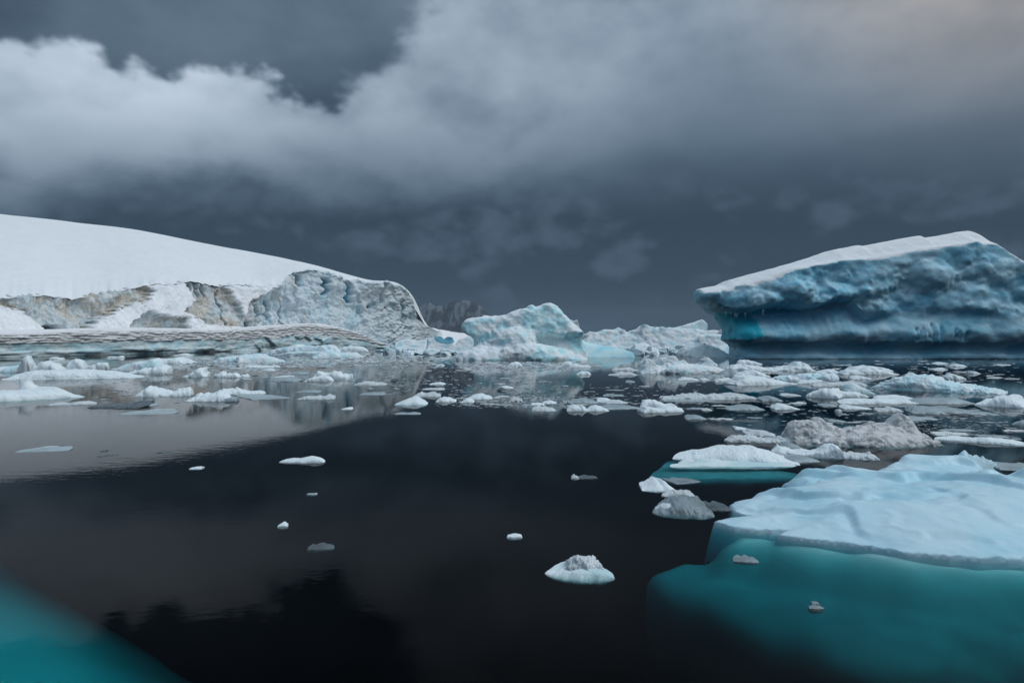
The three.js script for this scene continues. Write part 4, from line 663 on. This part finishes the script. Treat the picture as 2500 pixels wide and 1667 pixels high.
// right foreground
{
  const t = shard('dirty crumbly floe rising to a granular grey horn on its right', 'J', 20.6, 2078, 0, [[880, 190], [890, 128], [905, 96], [930, 76], [960, 72], [990, 66], [1020, 82], [1034, 62], [1058, 56], [1085, 88], [1150, 98], [1210, 112], [1260, 96], [1300, 100], [1330, 90], [1372, 74], [1400, 96], [1440, 92], [1474, 98], [1490, 64], [1520, 28], [1556, 40], [1578, 70], [1590, 120], [1592, 190], [1592, 260], [880, 260]], { fore: 0.5, aft: 0.6, cell: 0.034, rough: 0.10, scale: 3.2, round: 0.16, draft: 0.7, color: looks.dirty[1], material: M.crumbly_ice, bodyName: 'crumbly_body', extra: (q, u, y, z) => smin(q, ellipsoid(u, y, z, 0.2, -0.1, 0.6, 1.9, 0.42, 0.55), 0.25) });
}
floe('crumb', 'long crumbly grey strip floe above the teal-rimmed floe', 'G', [178, 196], [[994, 128], [1100, 100], [1200, 124], [1300, 112], [1500, 160], [1680, 128], [1780, 140], [1900, 180]], { depth: 0.8, rough: 0.45 });
floe('crumb', 'flat granular floe above the right end of the crumbly grey strip', 'G', 100, [[1236, 78], [1380, 54], [1500, 72], [1574, 88]], { depth: 0.9, rough: 0.35 });
floe('white', 'wide white floe with submerged teal skirt at both ends', 'G', [380, 452], [[396, 352], [440, 322], [600, 300], [640, 286], [780, 272], [930, 258], [1200, 250], [1340, 250], [1420, 276], [1530, 292], [1640, 330], [1760, 384], [1840, 430]], { depth: 1.5, taper: 0.3, rough: 0.08, foot: 0.1, part: 'snow_slab', draft: 0.3 }, [
  ['front_lobe', 'teal', [474, 466], [[386, 472], [480, 444], [600, 418], [720, 404], [900, 400], [1100, 430], [1400, 440], [1650, 446], [1800, 446]], { depth: 0.8, rough: 0.08, draft: 0.3 }],
  ['snow_lump', 'white', 436, [[462, 430], [500, 400], [560, 378], [640, 384], [684, 402]], { depth: 0.3 }],
  ['submerged_skirt', 'grey', [545, 530], [[130, 520], [400, 520], [800, 520], [1200, 520], [1600, 520], [2016, 510]], { depth: 1.9, least: 0.07, up: -0.34, draft: 0.7, foot: 0.2, taper: 0.9, rough: 0.3 }]]);
floe('white', 'saddle-shaped white floe with two raised tips behind the teal-skirted floe', 'G', [330, 372], [[1522, 272], [1560, 226], [1602, 182], [1622, 218], [1700, 262], [1800, 290], [1950, 284], [2060, 280], [2150, 220], [2240, 188], [2310, 204], [2350, 260]], { depth: 0.7, rough: 0.1, sharp: 0.6 }, [['back_lobe', 'grey', 290, [[1640, 240], [1700, 196], [1760, 178], [1850, 218], [1960, 272]], { depth: 0.6 }]]);
floe('grey', 'grey rippled plate floe at the right foot of the saddle-shaped floe', 'G', [424, 412], [[1792, 378], [1850, 352], [1930, 342], [2020, 348], [2086, 368]], { depth: 0.7, rough: 0.15 });
floe('crumb', 'grey crumbly wedge floe right of the saddle-shaped floe', 'J', [276, 290], [[1118, 262], [1180, 244], [1260, 250], [1330, 254], [1358, 238], [1408, 276]], { depth: 0.6, rough: 0.3 });
floe('white', 'small white floe with a toothed crest left of the big smooth floe', 'G', [742, 742], [[36, 722], [130, 660], [200, 634], [256, 614], [272, 648], [320, 610], [360, 634], [402, 676], [420, 700]], { depth: 0.9, rough: 0.12, taper: 0.7, foot: 0.5 });
floe('film', 'pale flake awash right of the tooth-crested floe', 'G', [672, 640], [[436, 654], [560, 620], [640, 600], [716, 612]], { depth: 0.6, least: 0.015, up: -0.02 });
floe('film', 'glassy pitted ice chunk sagging in the middle', 'G', [1000, 1040], [[160, 940], [200, 910], [330, 880], [400, 850], [470, 826], [560, 830], [650, 856], [760, 910], [830, 950], [866, 1000]], { depth: 1.15, rough: 0.35, taper: 0.6, foot: 0.5, fine: 0.012, draft: 0.25, part: 'glassy_plate' }, [['back_ridge', 'crumb', [806, 830], [[262, 784], [340, 752], [460, 734], [540, 744], [650, 812]], { depth: 0.5, rough: 0.3, fine: 0.012 }], ['crumbled_edge', 'crumb', [960, 990], [[180, 916], [260, 892], [340, 890], [430, 930], [470, 976]], { depth: 0.4, rough: 0.4, fine: 0.012 }]]);
floe('dark', 'dim grey ice plate awash between glassy chunk and big smooth floe', 'G', [966, 974], [[752, 930], [850, 872], [940, 870], [1062, 966]], { depth: 0.9, least: 0.02 });
floe('white', 'flat white strip floe at the right edge above the big smooth floe', 'J', [172, 216], [[1724, 152], [1800, 150], [1900, 160], [2050, 158], [2233, 186], [2330, 204]], { depth: 0.8, taper: 0.25 });
floe('grey', 'thin grey plate above the flat white strip floe', 'J', 160, [[1996, 150], [2060, 142], [2150, 152]], { depth: 0.7, least: 0.02 });
floe('grey', 'low grey floes edge right of the big smooth floe tip', 'J', [345, 356], [[2100, 322], [2160, 306], [2260, 318], [2400, 340]], { depth: 0.8, least: 0.03 });
// open dark water
floe('white', 'bottle-shaped pale floe alone on the dark water left of centre', 'H', [730, 731], [[212, 712], [250, 702], [320, 704], [370, 696], [430, 690], [470, 694], [494, 714]], { depth: 0.5, rough: 0.06 });
floe('crumb', 'tiny pointed white chip with a dark trailing shard right of centre', 'H', 834, [[2078, 826], [2100, 808], [2114, 816], [2128, 830]], { depth: 0.25 }, [['trailing_shard', 'dark', 832, [[2110, 826], [2160, 816], [2200, 818], [2246, 826]], { depth: 0.3 }]]);
floe('white', 'small flat white chip left of the crusty ice lump', 'H', [1210, 1211], [[1666, 1202], [1700, 1194], [1740, 1194], [1764, 1200]], { depth: 0.16 });
floe('white', 'small round white chip on the dark water, lower left of centre', 'H', 1142, [[200, 1132], [228, 1112], [258, 1132]], { depth: 0.18 });
floe('dark', 'dark see-through ice shard awash below the small round chip', 'H', [1290, 1280], [[388, 1262], [440, 1246], [500, 1244], [562, 1258]], { depth: 0.32, least: 0.015 });
floe('grey', 'very small sliver of ice on dark water under the bottle-shaped floe', 'H', 935, [[385, 930], [410, 923], [452, 928]], { depth: 0.15, least: 0.01 });
floe('teal', 'crusty white ice lump on a glassy plate in the foreground water', 'H', [1442, 1476], [[1912, 1412], [1980, 1392], [2060, 1376], [2200, 1384], [2300, 1400], [2352, 1416]], { depth: 0.5, rough: 0.12, foot: 0.7, taper: 0.75, part: 'glassy_plate', draft: 0.22 }, [['snow_crust', 'crumb', [1436, 1448], [[1996, 1404], [2046, 1366], [2076, 1330], [2130, 1324], [2200, 1334], [2262, 1364], [2300, 1408]], { depth: 0.34, rough: 0.35, fine: 0.02 }]]);
floe('grey', 'pale teal floe with thin dark tail in the smooth hill reflection', 'I', [996, 978], [[142, 996], [230, 984], [360, 976], [420, 950], [520, 946], [600, 952], [656, 964]], { depth: 0.9, least: 0.02 });
floe('dark', 'small dark chip beside a thin dark sliver in the hill reflection', 'I', 990, [[948, 985], [975, 978], [1002, 984]], { depth: 0.3, least: 0.015 });
floe('dark', 'thin dark sliver below the small dark chip in the hill reflection', 'I', [1042, 1022], [[942, 1036], [1040, 1022], [1136, 1016]], { depth: 0.3, least: 0.015 });
floe('dark', 'dark oval chip right of the thin dark sliver', 'I', 1006, [[1492, 1000], [1540, 984], [1588, 992]], { depth: 0.45, least: 0.015 });
floe('white', 'pale flat chip just inside the dark water below the reflection edge', 'I', 1158, [[1803, 1146], [1850, 1134], [1918, 1146]], { depth: 0.25, least: 0.02 });
floe('film', 'glassy flake drifting over the submerged teal shelf', 'J', [872, 880], [[566, 846], [620, 838], [680, 846], [714, 860]], { depth: 0.28, least: 0.012 });
floe('film', 'pair-leading small glassy flake over the teal shelf, nearer the camera', 'J', 1144, [[1004, 1134], [1040, 1124], [1090, 1138]], { depth: 0.12, least: 0.01 });
floe('film', 'tiniest glassy flake above its larger twin over the teal shelf', 'J', 1118, [[1020, 1112], [1040, 1104], [1064, 1112]], { depth: 0.06, least: 0.008 });

// the big smooth floe at the lower right: overlapping rounded sheets of melting ice
const shelfColor = (o, x, y, z) => { const b = sm(-0.3, 0.4, fbm(x * 0.5, y * 0.5, z * 0.5, 4)); o[0] = mix(0.56, 0.44, b); o[1] = mix(0.78, 0.72, b); o[2] = mix(0.87, 0.84, b); };
{
  const P = (x, y, h = 0) => { const s = CR.J(x, y), p = spot(s[0], s[1], h); return [p.x, p.z]; };
  const rim = [P(450, 655), P(560, 690), P(700, 704), P(850, 710), P(815, 726), P(900, 745), P(1050, 765), P(1250, 785), P(1400, 810), P(1600, 842), P(1800, 860), P(2000, 872), P(2150, 880), P(2400, 870), P(2900, 820), P(3000, 560, 0.2), P(2700, 420, 0.3), P(2233, 385, 0.35), P(2150, 365, 0.35), P(1990, 362, 0.2), P(2010, 325, 0.2), P(2075, 290, 0.15), P(2088, 264, 0.25), P(2050, 240, 0.35), P(1990, 224, 0.45), P(1900, 225, 0.5), P(1850, 242, 0.5), P(1750, 247, 0.55), P(1650, 232, 0.6), P(1500, 258, 0.5), P(1400, 302, 0.4), P(1300, 332, 0.35), P(1200, 345, 0.3), P(1130, 326, 0.35), P(1000, 347, 0.3), P(900, 392, 0.2), P(835, 420, 0.12), P(920, 447, 0.2), P(800, 428, 0.28), P(700, 428, 0.28), P(640, 468, 0.22), P(560, 474, 0.22), P(545, 500, 0.2), P(560, 550, 0.12), P(600, 572, 0.1), P(660, 572, 0.12), P(590, 594, 0.1), P(500, 622, 0.06)];
  const xs = rim.map((p) => p[0]), zs = rim.map((p) => p[1]), lo = [Math.min(...xs) - 0.3, 0, Math.min(...zs) - 0.3], hi = [Math.max(...xs) + 0.3, 1.2, Math.max(...zs) + 0.3];
  // each sheet: centre, half-lengths, turn, height, tilt along and across
  const sheets = [[760, 610, 1.5, 0.55, -0.12, 0.24, 0.10, 0.10], [720, 500, 0.75, 0.55, 0.15, 0.26, 0.0, 0.10], [1050, 520, 1.1, 0.8, 0.5, 0.36, 0.1, 0.0], [1100, 390, 1.5, 0.8, 0.25, 0.36, 0.0, 0.08], [1250, 470, 1.2, 0.75, 0.2, 0.40, 0.06, 0.0], [1700, 290, 2.1, 1.3, 0.1, 0.55, 0.0, 0.1], [1990, 262, 0.8, 0.6, 0.2, 0.45, 0, 0], [1900, 320, 0.7, 0.5, 0.6, 0.5, 0, 0], [1150, 640, 1.3, 0.9, 0.15, 0.30, 0.05, 0], [1420, 600, 1.5, 0.8, 0.55, 0.43, 0.05, 0], [1500, 430, 1.5, 0.9, 0.1, 0.46, 0, 0], [1900, 620, 2.0, 1.35, 0.15, 0.50, 0.02, 0.05], [1780, 450, 1.3, 0.7, 0.3, 0.50, 0, 0], [2250, 470, 1.6, 1.1, 0.2, 0.60, 0, 0.05], [2350, 700, 2.0, 1.3, 0.0, 0.48, 0, 0], [1350, 720, 1.2, 0.55, -0.1, 0.20, 0, 0], [1750, 780, 1.6, 0.5, -0.1, 0.24, 0, 0], [2700, 600, 2.4, 1.8, 0, 0.5, 0, 0], [1000, 690, 0.9, 0.45, -0.1, 0.16, 0, 0]].map(([x, y, a, b, t, h, ta, tb]) => { const c = P(x, y, h * 0.7); return [c[0], c[1], a, b, Math.cos(t), Math.sin(t), h, ta, tb]; });
  const height = (x, z) => {
    const wx = x + 0.16 * N2(x * 0.9, z * 0.9) + 0.05 * N2(x * 2.7, z * 2.7 + 5), wz = z + 0.16 * N2(x * 0.9 + 9, z * 0.9) + 0.05 * N2(x * 2.7 + 4, z * 2.7); let h = 0.10, h2 = 0;
    for (const [cx, cz, a, b, c, s, H, ta, tb] of sheets) {
      const dx = wx - cx, dz = wz - cz, u = (dx * c - dz * s) / a, v = (dx * s + dz * c) / b, r = u * u + v * v; if (r > 1.7) continue;
      const q = H * (1 - 0.30 * r) + ta * u - tb * v * 0.6 + 0.012 * sm(0.72, 0.97, r) - Math.max(0, r - 1) * 1.6; if (q > h) { h2 = h; h = q; } else if (q > h2) h2 = q;
    }
    const ph = (-x * 0.55 + z * 0.80) * 0.80 + 0.55 * N2(x * 0.33, z * 0.33) + 0.16 * N2(x * 1.1, z * 1.1), fr = ph - Math.floor(ph), saw = fr < 0.86 ? fr / 0.86 : (1 - fr) / 0.14;
    return h + (0.12 + 0.07 * N2(x * 0.5, z * 0.5 + 4)) * (saw - 0.4);
  };
  const cell = 0.04, nx = Math.ceil((hi[0] - lo[0]) / cell), nz = Math.ceil((hi[2] - lo[2]) / cell), pos = [], idx = [], id = new Int32Array((nx + 1) * (nz + 1)).fill(-1);
  const dd = new Float32Array((nx + 1) * (nz + 1));
  for (let k = 0; k <= nz; k++) for (let i = 0; i <= nx; i++) { const x = lo[0] + i * cell, z = lo[2] + k * cell; dd[k * (nx + 1) + i] = polygonDistance(rim, x, z) + 0.035 * fbm(x * 2.2, z * 2.2, 1, 3); }
  const [cx, cz] = [6.2, -12];
  for (let k = 0; k <= nz; k++) for (let i = 0; i <= nx; i++) {
    const q = k * (nx + 1) + i, d = dd[q]; if (d > 0.15) continue;
    const x = lo[0] + i * cell, z = lo[2] + k * cell, inn = clamp(-d / mix(0.35, 1.5, sm(-13.2, -11.2, z))), wallIn = clamp((-d + 0.02) / 0.05);
    const y = d > 0 ? -0.02 - 8 * d : (0.025 + height(x, z) * Math.pow(sm(0, 1, inn) * 0.35 + 0.65 * inn, 0.7)) * (0.2 + 0.8 * wallIn) + 0.014 * fbm(x * 1.3, z * 1.3, 4, 5) + 0.012 * Math.max(0, ridge(x * 0.9 + 0.3 * z, z * 1.6 - 0.3 * x, 9, 3) - 0.25) * 3;
    id[q] = pos.length / 3; pos.push(x - cx, y, z - cz);
  }
  for (let k = 0; k < nz; k++) for (let i = 0; i < nx; i++) { const a = id[k * (nx + 1) + i], b = id[k * (nx + 1) + i + 1], c = id[(k + 1) * (nx + 1) + i], d = id[(k + 1) * (nx + 1) + i + 1]; if (a >= 0 && c >= 0 && d >= 0) idx.push(a, c, d); if (a >= 0 && d >= 0 && b >= 0) idx.push(a, d, b); }
  const g = new THREE.BufferGeometry(); g.setAttribute('position', new THREE.Float32BufferAttribute(pos, 3)); g.setIndex(idx); g.computeVertexNormals();
  dress(g, shelfColor);
  const t = thing('ice_floe', 'big smooth wavy floe filling the lower right corner over a submerged teal shelf', 'ice floe', new THREE.Vector3(cx, 0, cz));
  part('smooth_top', g, M.smooth_ice, t).userData.label = 'smooth overlapping sheets of pale ice';

  // its foot under water: a solid ledge sloping down toward the camera
  const refr = (x, y, depth) => { // where the sight line through the photograph's point, bent at the surface, meets that depth
    const s = CR.J(x, y), p = spot(s[0], s[1]), dir = new THREE.Vector3(p.x, -EYE, p.z).normalize(), eta = 1 / 1.333, c = -dir.y, k = Math.sqrt(1 - eta * eta * (1 - c * c)), r = new THREE.Vector3(dir.x * eta, -k, dir.z * eta); return [p.x + r.x / k * depth, p.z + r.z / k * depth];
  };
  const ledge = [refr(55, 850, 1.0), refr(140, 785, 0.9), refr(240, 745, 0.8), refr(340, 755, 0.8), refr(440, 775, 0.7), refr(520, 715, 0.6), refr(650, 690, 0.35), P(900, 700), P(1500, 700), P(2600, 700), refr(3300, 1200, 1.2), refr(2900, 1560, 2), refr(2350, 1640, 2.2), refr(2000, 1640, 2.2), refr(1640, 1580, 2.0), refr(1460, 1540, 1.9), refr(1280, 1470, 1.8), refr(1100, 1385, 1.7), refr(950, 1285, 1.6), refr(780, 1215, 1.5), refr(590, 1150, 1.5), refr(420, 1050, 1.4), refr(250, 1000, 1.3), refr(110, 925, 1.2)];
  const lx = ledge.map((p) => p[0]), lz = ledge.map((p) => p[1]);
  const water = [P(640, 706), P(850, 712), P(900, 745), P(1050, 765), P(1250, 785), P(1400, 810), P(1600, 842), P(1800, 860), P(2000, 872), P(2150, 880), P(3000, 870)];
  const toFloe = (x, z) => { let d = 1e9; for (let i = 1; i < water.length; i++) { const [ax, az] = water[i - 1], [bx, bz] = water[i], ex = bx - ax, ez = bz - az, t = clamp(((x - ax) * ex + (z - az) * ez) / (ex * ex + ez * ez)), q = Math.hypot(x - ax - ex * t, z - az - ez * t); d = Math.min(d, q); } return polygonDistance(rim, x, z) < 0 ? 0 : d; };
  const f = (x, y, z) => {
    const d = polygonDistance(ledge, x, z), q = toFloe(x, z), top = -0.12 - 0.5 * sm(0, 0.8, q) - 0.28 * Math.pow(q, 0.8) * (0.85 + 0.25 * N2(x * 0.4, z * 0.4)) - 0.05 * N2(x * 1.2, z * 1.2) - 0.10 * cells(x * 0.45 + 0.2 * N2(x, z), z * 0.45)[0];
    return smax(smax(d, y - top, 0.4), -4.5 - y, 0.5) + 0.05 * fbm(x * 0.8, y * 0.8, z * 0.8, 2);
  };
  const gl = nets(f, [Math.min(...lx) - 0.8, -4.9, Math.min(...lz) - 0.8], [Math.max(...lx) + 0.5, 0.3, Math.max(...lz) + 0.8], 0.085);
  gl.translate(-cx, 0, -cz); dress(gl, tone(0.62, 0.70, 0.72, 0.08));
  part('submerged_shelf', gl, M.smooth_ice, t).userData.label = 'teal ledge of the floe seen under water';
}
// a submerged tongue of ice at the lower left
{
  const ref = (x, y, depth) => { const p = spot(x / 0.9408, y / 0.9408), dir = new THREE.Vector3(p.x, -EYE, p.z).normalize(), eta = 1 / 1.333, c = -dir.y, k = Math.sqrt(1 - eta * eta * (1 - c * c)); return [p.x + dir.x * eta / k * depth, p.z + dir.z * eta / k * depth]; };
  const rimL = [ref(-900, 1080, 1.0), ref(-300, 1120, 1.0), ref(0, 1150, 1.1), ref(70, 1158, 1.2), ref(150, 1190, 1.3), ref(260, 1235, 1.4), ref(400, 1290, 1.5), ref(540, 1360, 1.6), ref(660, 1440, 1.7), ref(740, 1560, 1.8), ref(800, 1680, 2), [-1.2, -2], [-6, -1], [-14, -3]];
  const c = [-4.5, -7], f = (x, y, z) => {
    const d = polygonDistance(rimL, x, z), inn = Math.max(0, -d), top = -2.1 + 1.4 * sm(0, 2.6, inn) + 0.07 * fbm(x * 0.4, z * 0.4, 2, 2);
    return smax(smax(d * 0.6, y - top, 1.5), -5.5 - y, 0.5);
  };
  const lx = rimL.map((p) => p[0]), lz = rimL.map((p) => p[1]);
  const g = nets(f, [Math.max(-12, Math.min(...lx)) - 0.8, -6, Math.min(...lz) - 0.8], [Math.max(...lx) + 0.8, -0.5, Math.max(...lz) + 0.8], 0.13);
  g.translate(-c[0], 0, -c[1]); dress(g, tone(0.76, 0.82, 0.83, 0.04, 0.5));
  const t = thing('submerged_ice', 'blurred turquoise ice mass under water in the lower left corner', 'submerged ice', new THREE.Vector3(c[0], 0, c[1])); part('ice_tongue', g, M.smooth_ice, t);
}

// ---------------------------------------------------------------- rubble blocks and brash
const blockShapes = [], chipShapes = [];
for (let s = 0; s < 7; s++) {
  const g = new THREE.IcosahedronGeometry(1, 5), r = rng(40 + s), planes = Array.from({ length: 9 }, () => [new THREE.Vector3(r() - 0.5, r() - 0.3, r() - 0.5).normalize(), 0.55 + 0.4 * r()]), P = g.attributes.position, v = new THREE.Vector3();
  for (let i = 0; i < P.count; i++) { v.fromBufferAttribute(P, i); let k = 1; for (const [n, d] of planes) { const q = v.dot(n); if (q > 1e-3) k = Math.min(k, d / q); } k *= 1 + 0.10 * fbm(v.x * 1.6 + s * 9, v.y * 1.6, v.z * 1.6, 4); P.setXYZ(i, v.x * k, v.y * k, v.z * k); }
  g.deleteAttribute('uv'); g.deleteAttribute('normal'); const q = indexed(g); q.computeVertexNormals(); blockShapes.push(q);
}
function indexed(g) { const P = g.attributes.position, map = new Map(), pos = [], idx = []; for (let i = 0; i < P.count; i++) { const k = [P.getX(i), P.getY(i), P.getZ(i)].map((x) => Math.round(x * 1e4)).join(); if (!map.has(k)) { map.set(k, pos.length / 3); pos.push(P.getX(i), P.getY(i), P.getZ(i)); } idx.push(map.get(k)); } const o = new THREE.BufferGeometry(); o.setAttribute('position', new THREE.Float32BufferAttribute(pos, 3)); o.setIndex(idx); return o; }
for (const [s, b] of blockShapes.entries()) dress(b, blueWhite([0.80, 0.88, 0.91], [0.56, 0.78, 0.86], 0.8, s * 0.05 - 0.15));
const R = rng(77);
function block(label, group, x, y, h, wide, n) { // pixel of the photograph where its foot meets the water
  const p = spot(x, y), m = new THREE.Mesh(blockShapes[n % 7], M.blue_ice); m.name = numbered('ice_block'); m.position.set(p.x, h * 0.25, p.z); m.scale.set(wide, h, wide * (0.6 + 0.5 * R())); m.rotation.y = R() * 6.3; m.rotation.z = (R() - 0.5) * 0.5; scene.add(m); return tag(m, label, 'ice block', group);
}
for (let i = 0; i < 46; i++) block('small white ice block in the rubble below the distant ice ridge', 'rubble blocks below the distant ridge', mix(1500, 1800, R()), mix(850, 868, Math.pow(R(), 0.7)), mix(0.6, 2.3, R() * R()), mix(0.7, 2.4, R() * R()), i);
for (let i = 0; i < 44; i++) block('small white ice block in the rubble left of the middle iceberg', 'rubble blocks left of the middle iceberg', mix(930, 1150, R()), mix(847, 868, Math.pow(R(), 0.7)), mix(0.5, 1.7, R() * R()), mix(0.8, 2.8, R() * R()), i + 3);

for (let s = 0; s < 9; s++) { // flat chips: unit length along x, top about 0.06 high
  const prof = []; const r = rng(90 + s); for (let i = 0; i <= 7; i++) prof.push([i / 7, 0.015 + (s < 6 ? 0.05 : 0.11) * r()]);
  const [g, mid] = loft(new THREE.Vector3(-0.5, 0, 0), new THREE.Vector3(0.5, 0, 0), prof, { depth: 0.42, draft: 0.07, seed: 60 + s, rough: 0.3, scale: 0.3, nu: 22, nr: 12, fine: 0.012, jag: 0.16, taper: 0.55 }); g.translate(mid.x, 0, mid.z); chipShapes.push(g);
}
const chipLooks = { white: [M.crumbly_ice, tone(0.75, 0.845, 0.88, 0.06, 4)], grey: [M.clear_ice, tone(0.40, 0.49, 0.53, 0.12, 4)], dark: [M.clear_ice, tone(0.10, 0.125, 0.14, 0.2, 4)] };
const chipGeometry = {}; for (const k in chipLooks) chipGeometry[k] = chipShapes.map((g) => dress(g.clone(), chipLooks[k][1]));
// fields of brash: columns and rows of the photograph, how many, widths in pixels, shares of white and grey, where
const fields = [
  [380, 640, 876, 905, 30, 12, 40, 0.6, 0.3, 'the dense brash behind the chimney-block floe'], [640, 1080, 868, 884, 34, 12, 46, 0.7, 0.2, 'the white brash belt under the cliff'], [560, 900, 884, 930, 26, 12, 44, 0.35, 0.35, 'the brash over the left cliff reflection'],
  [900, 1010, 880, 960, 14, 12, 40, 0.4, 0.35, 'the brash at the right edge of the cliff reflection'], [1010, 1180, 880, 965, 16, 10, 36, 0.5, 0.4, 'the dark gap left of the blue reflection'], [1150, 1420, 888, 900, 18, 14, 50, 0.6, 0.3, 'the brash row before the middle iceberg'],
  [1180, 1400, 905, 972, 26, 12, 42, 0.25, 0.35, 'the blue reflection of the middle iceberg'], [1120, 1480, 968, 992, 26, 18, 70, 0.5, 0.5, 'the brash bar along the open water'], [1380, 1760, 940, 998, 24, 14, 60, 0.4, 0.5, 'the brash between the twin domes and the crumbly strip'],
  [160, 520, 915, 985, 26, 10, 42, 0.1, 0.45, 'the hill reflection left of centre'], [1780, 2140, 890, 935, 24, 12, 50, 0.6, 0.35, 'the brash around the knobbly pale floe'], [2140, 2500, 880, 935, 24, 12, 60, 0.6, 0.35, 'the brash before the right part of the huge iceberg'],
  [1750, 2180, 950, 1040, 22, 20, 70, 0.3, 0.55, 'the dark blue reflection of the huge iceberg'], [2180, 2500, 985, 1075, 26, 24, 110, 0.25, 0.6, 'the slushy brash at the right edge'],
];
for (const [x0, x1, y0, y1, n, w0, w1, white, grey, where] of fields) for (let i = 0; i < n; i++) {
  const y = mix(y0, y1, R()), p = spot(mix(x0, x1, R()), y), q = R(), k = q < white ? 'white' : q < white + grey ? 'grey' : 'dark', wide = mix(w0, w1, R() * R()) * -p.z / FOCAL;
  const m = new THREE.Mesh(chipGeometry[k][Math.floor(R() * 9)], chipLooks[k][0]); m.name = numbered('brash_chip'); m.position.set(p.x, 0.004, p.z);
  m.scale.set(wide, Math.min(wide, 1.6) * mix(0.5, 1.1, R()) * (k === 'white' ? 1.2 : 0.6), wide * mix(0.7, 1.6, R())); m.rotation.y = (R() - 0.5) * 1.2 + (R() < 0.5 ? Math.PI : 0); scene.add(m);
  tag(m, `small flat ${k === 'dark' ? 'dark clear' : k} ice chip in ${where}`.replace('small flat ', k === 'white' ? 'low ' : 'flat '), 'ice chip', `${k} chips in ${where}`);
}
// the finest brash, too many to count
const thick = [[620, 1120, 862, 882, 0, 0, 0, 0.8, 0.1], [640, 1060, 874, 890, 0, 0, 0, 0.7, 0.2], [1130, 1440, 886, 902, 0, 0, 0, 0.6, 0.3], [360, 660, 880, 908, 0, 0, 0, 0.6, 0.3], [1100, 1500, 972, 994, 0, 0, 0, 0.5, 0.5], [1650, 1780, 905, 925, 0, 0, 0, 0.6, 0.4], [2050, 2500, 1000, 1060, 0, 0, 0, 0.2, 0.7]], all = [...fields, ...thick, ...thick];
for (const [k, count] of [['white', 4200], ['grey', 2600], ['dark', 1300]]) {
  const m = new THREE.InstancedMesh(chipGeometry[k][2], chipLooks[k][0], count), o = new THREE.Object3D();
  for (let i = 0; i < count; i++) {
    let f; for (;;) { f = all[Math.floor(R() * all.length)]; if (R() < (k === 'white' ? f[7] : k === 'grey' ? f[8] : 1 - f[7] - f[8]) + 0.15) break; }
    const gx = R() + R() - 1, gy = R(), p = spot(mix(f[0], f[1], 0.5 + 0.62 * gx), mix(f[2] - 3, f[3] + 3, gy)), wide = mix(4, 18, R() * R()) * -p.z / FOCAL;
    o.position.set(p.x, 0.002, p.z); o.rotation.y = R() * 6.3; o.scale.set(wide, wide * mix(0.4, 1.1, R()), wide * mix(0.8, 1.6, R())); o.updateMatrix(); m.setMatrixAt(i, o.matrix);
  }
  m.name = k + '_brash_ice'; m.userData = { kind: 'stuff', label: `finest ${k === 'dark' ? 'dark clear' : k} brash ice scattered over the water`, category: 'brash ice' }; scene.add(m);
}
scene.traverse((o) => { if (o.isMesh) { o.castShadow = true; o.receiveShadow = true; } });
renderer.render(scene, camera);
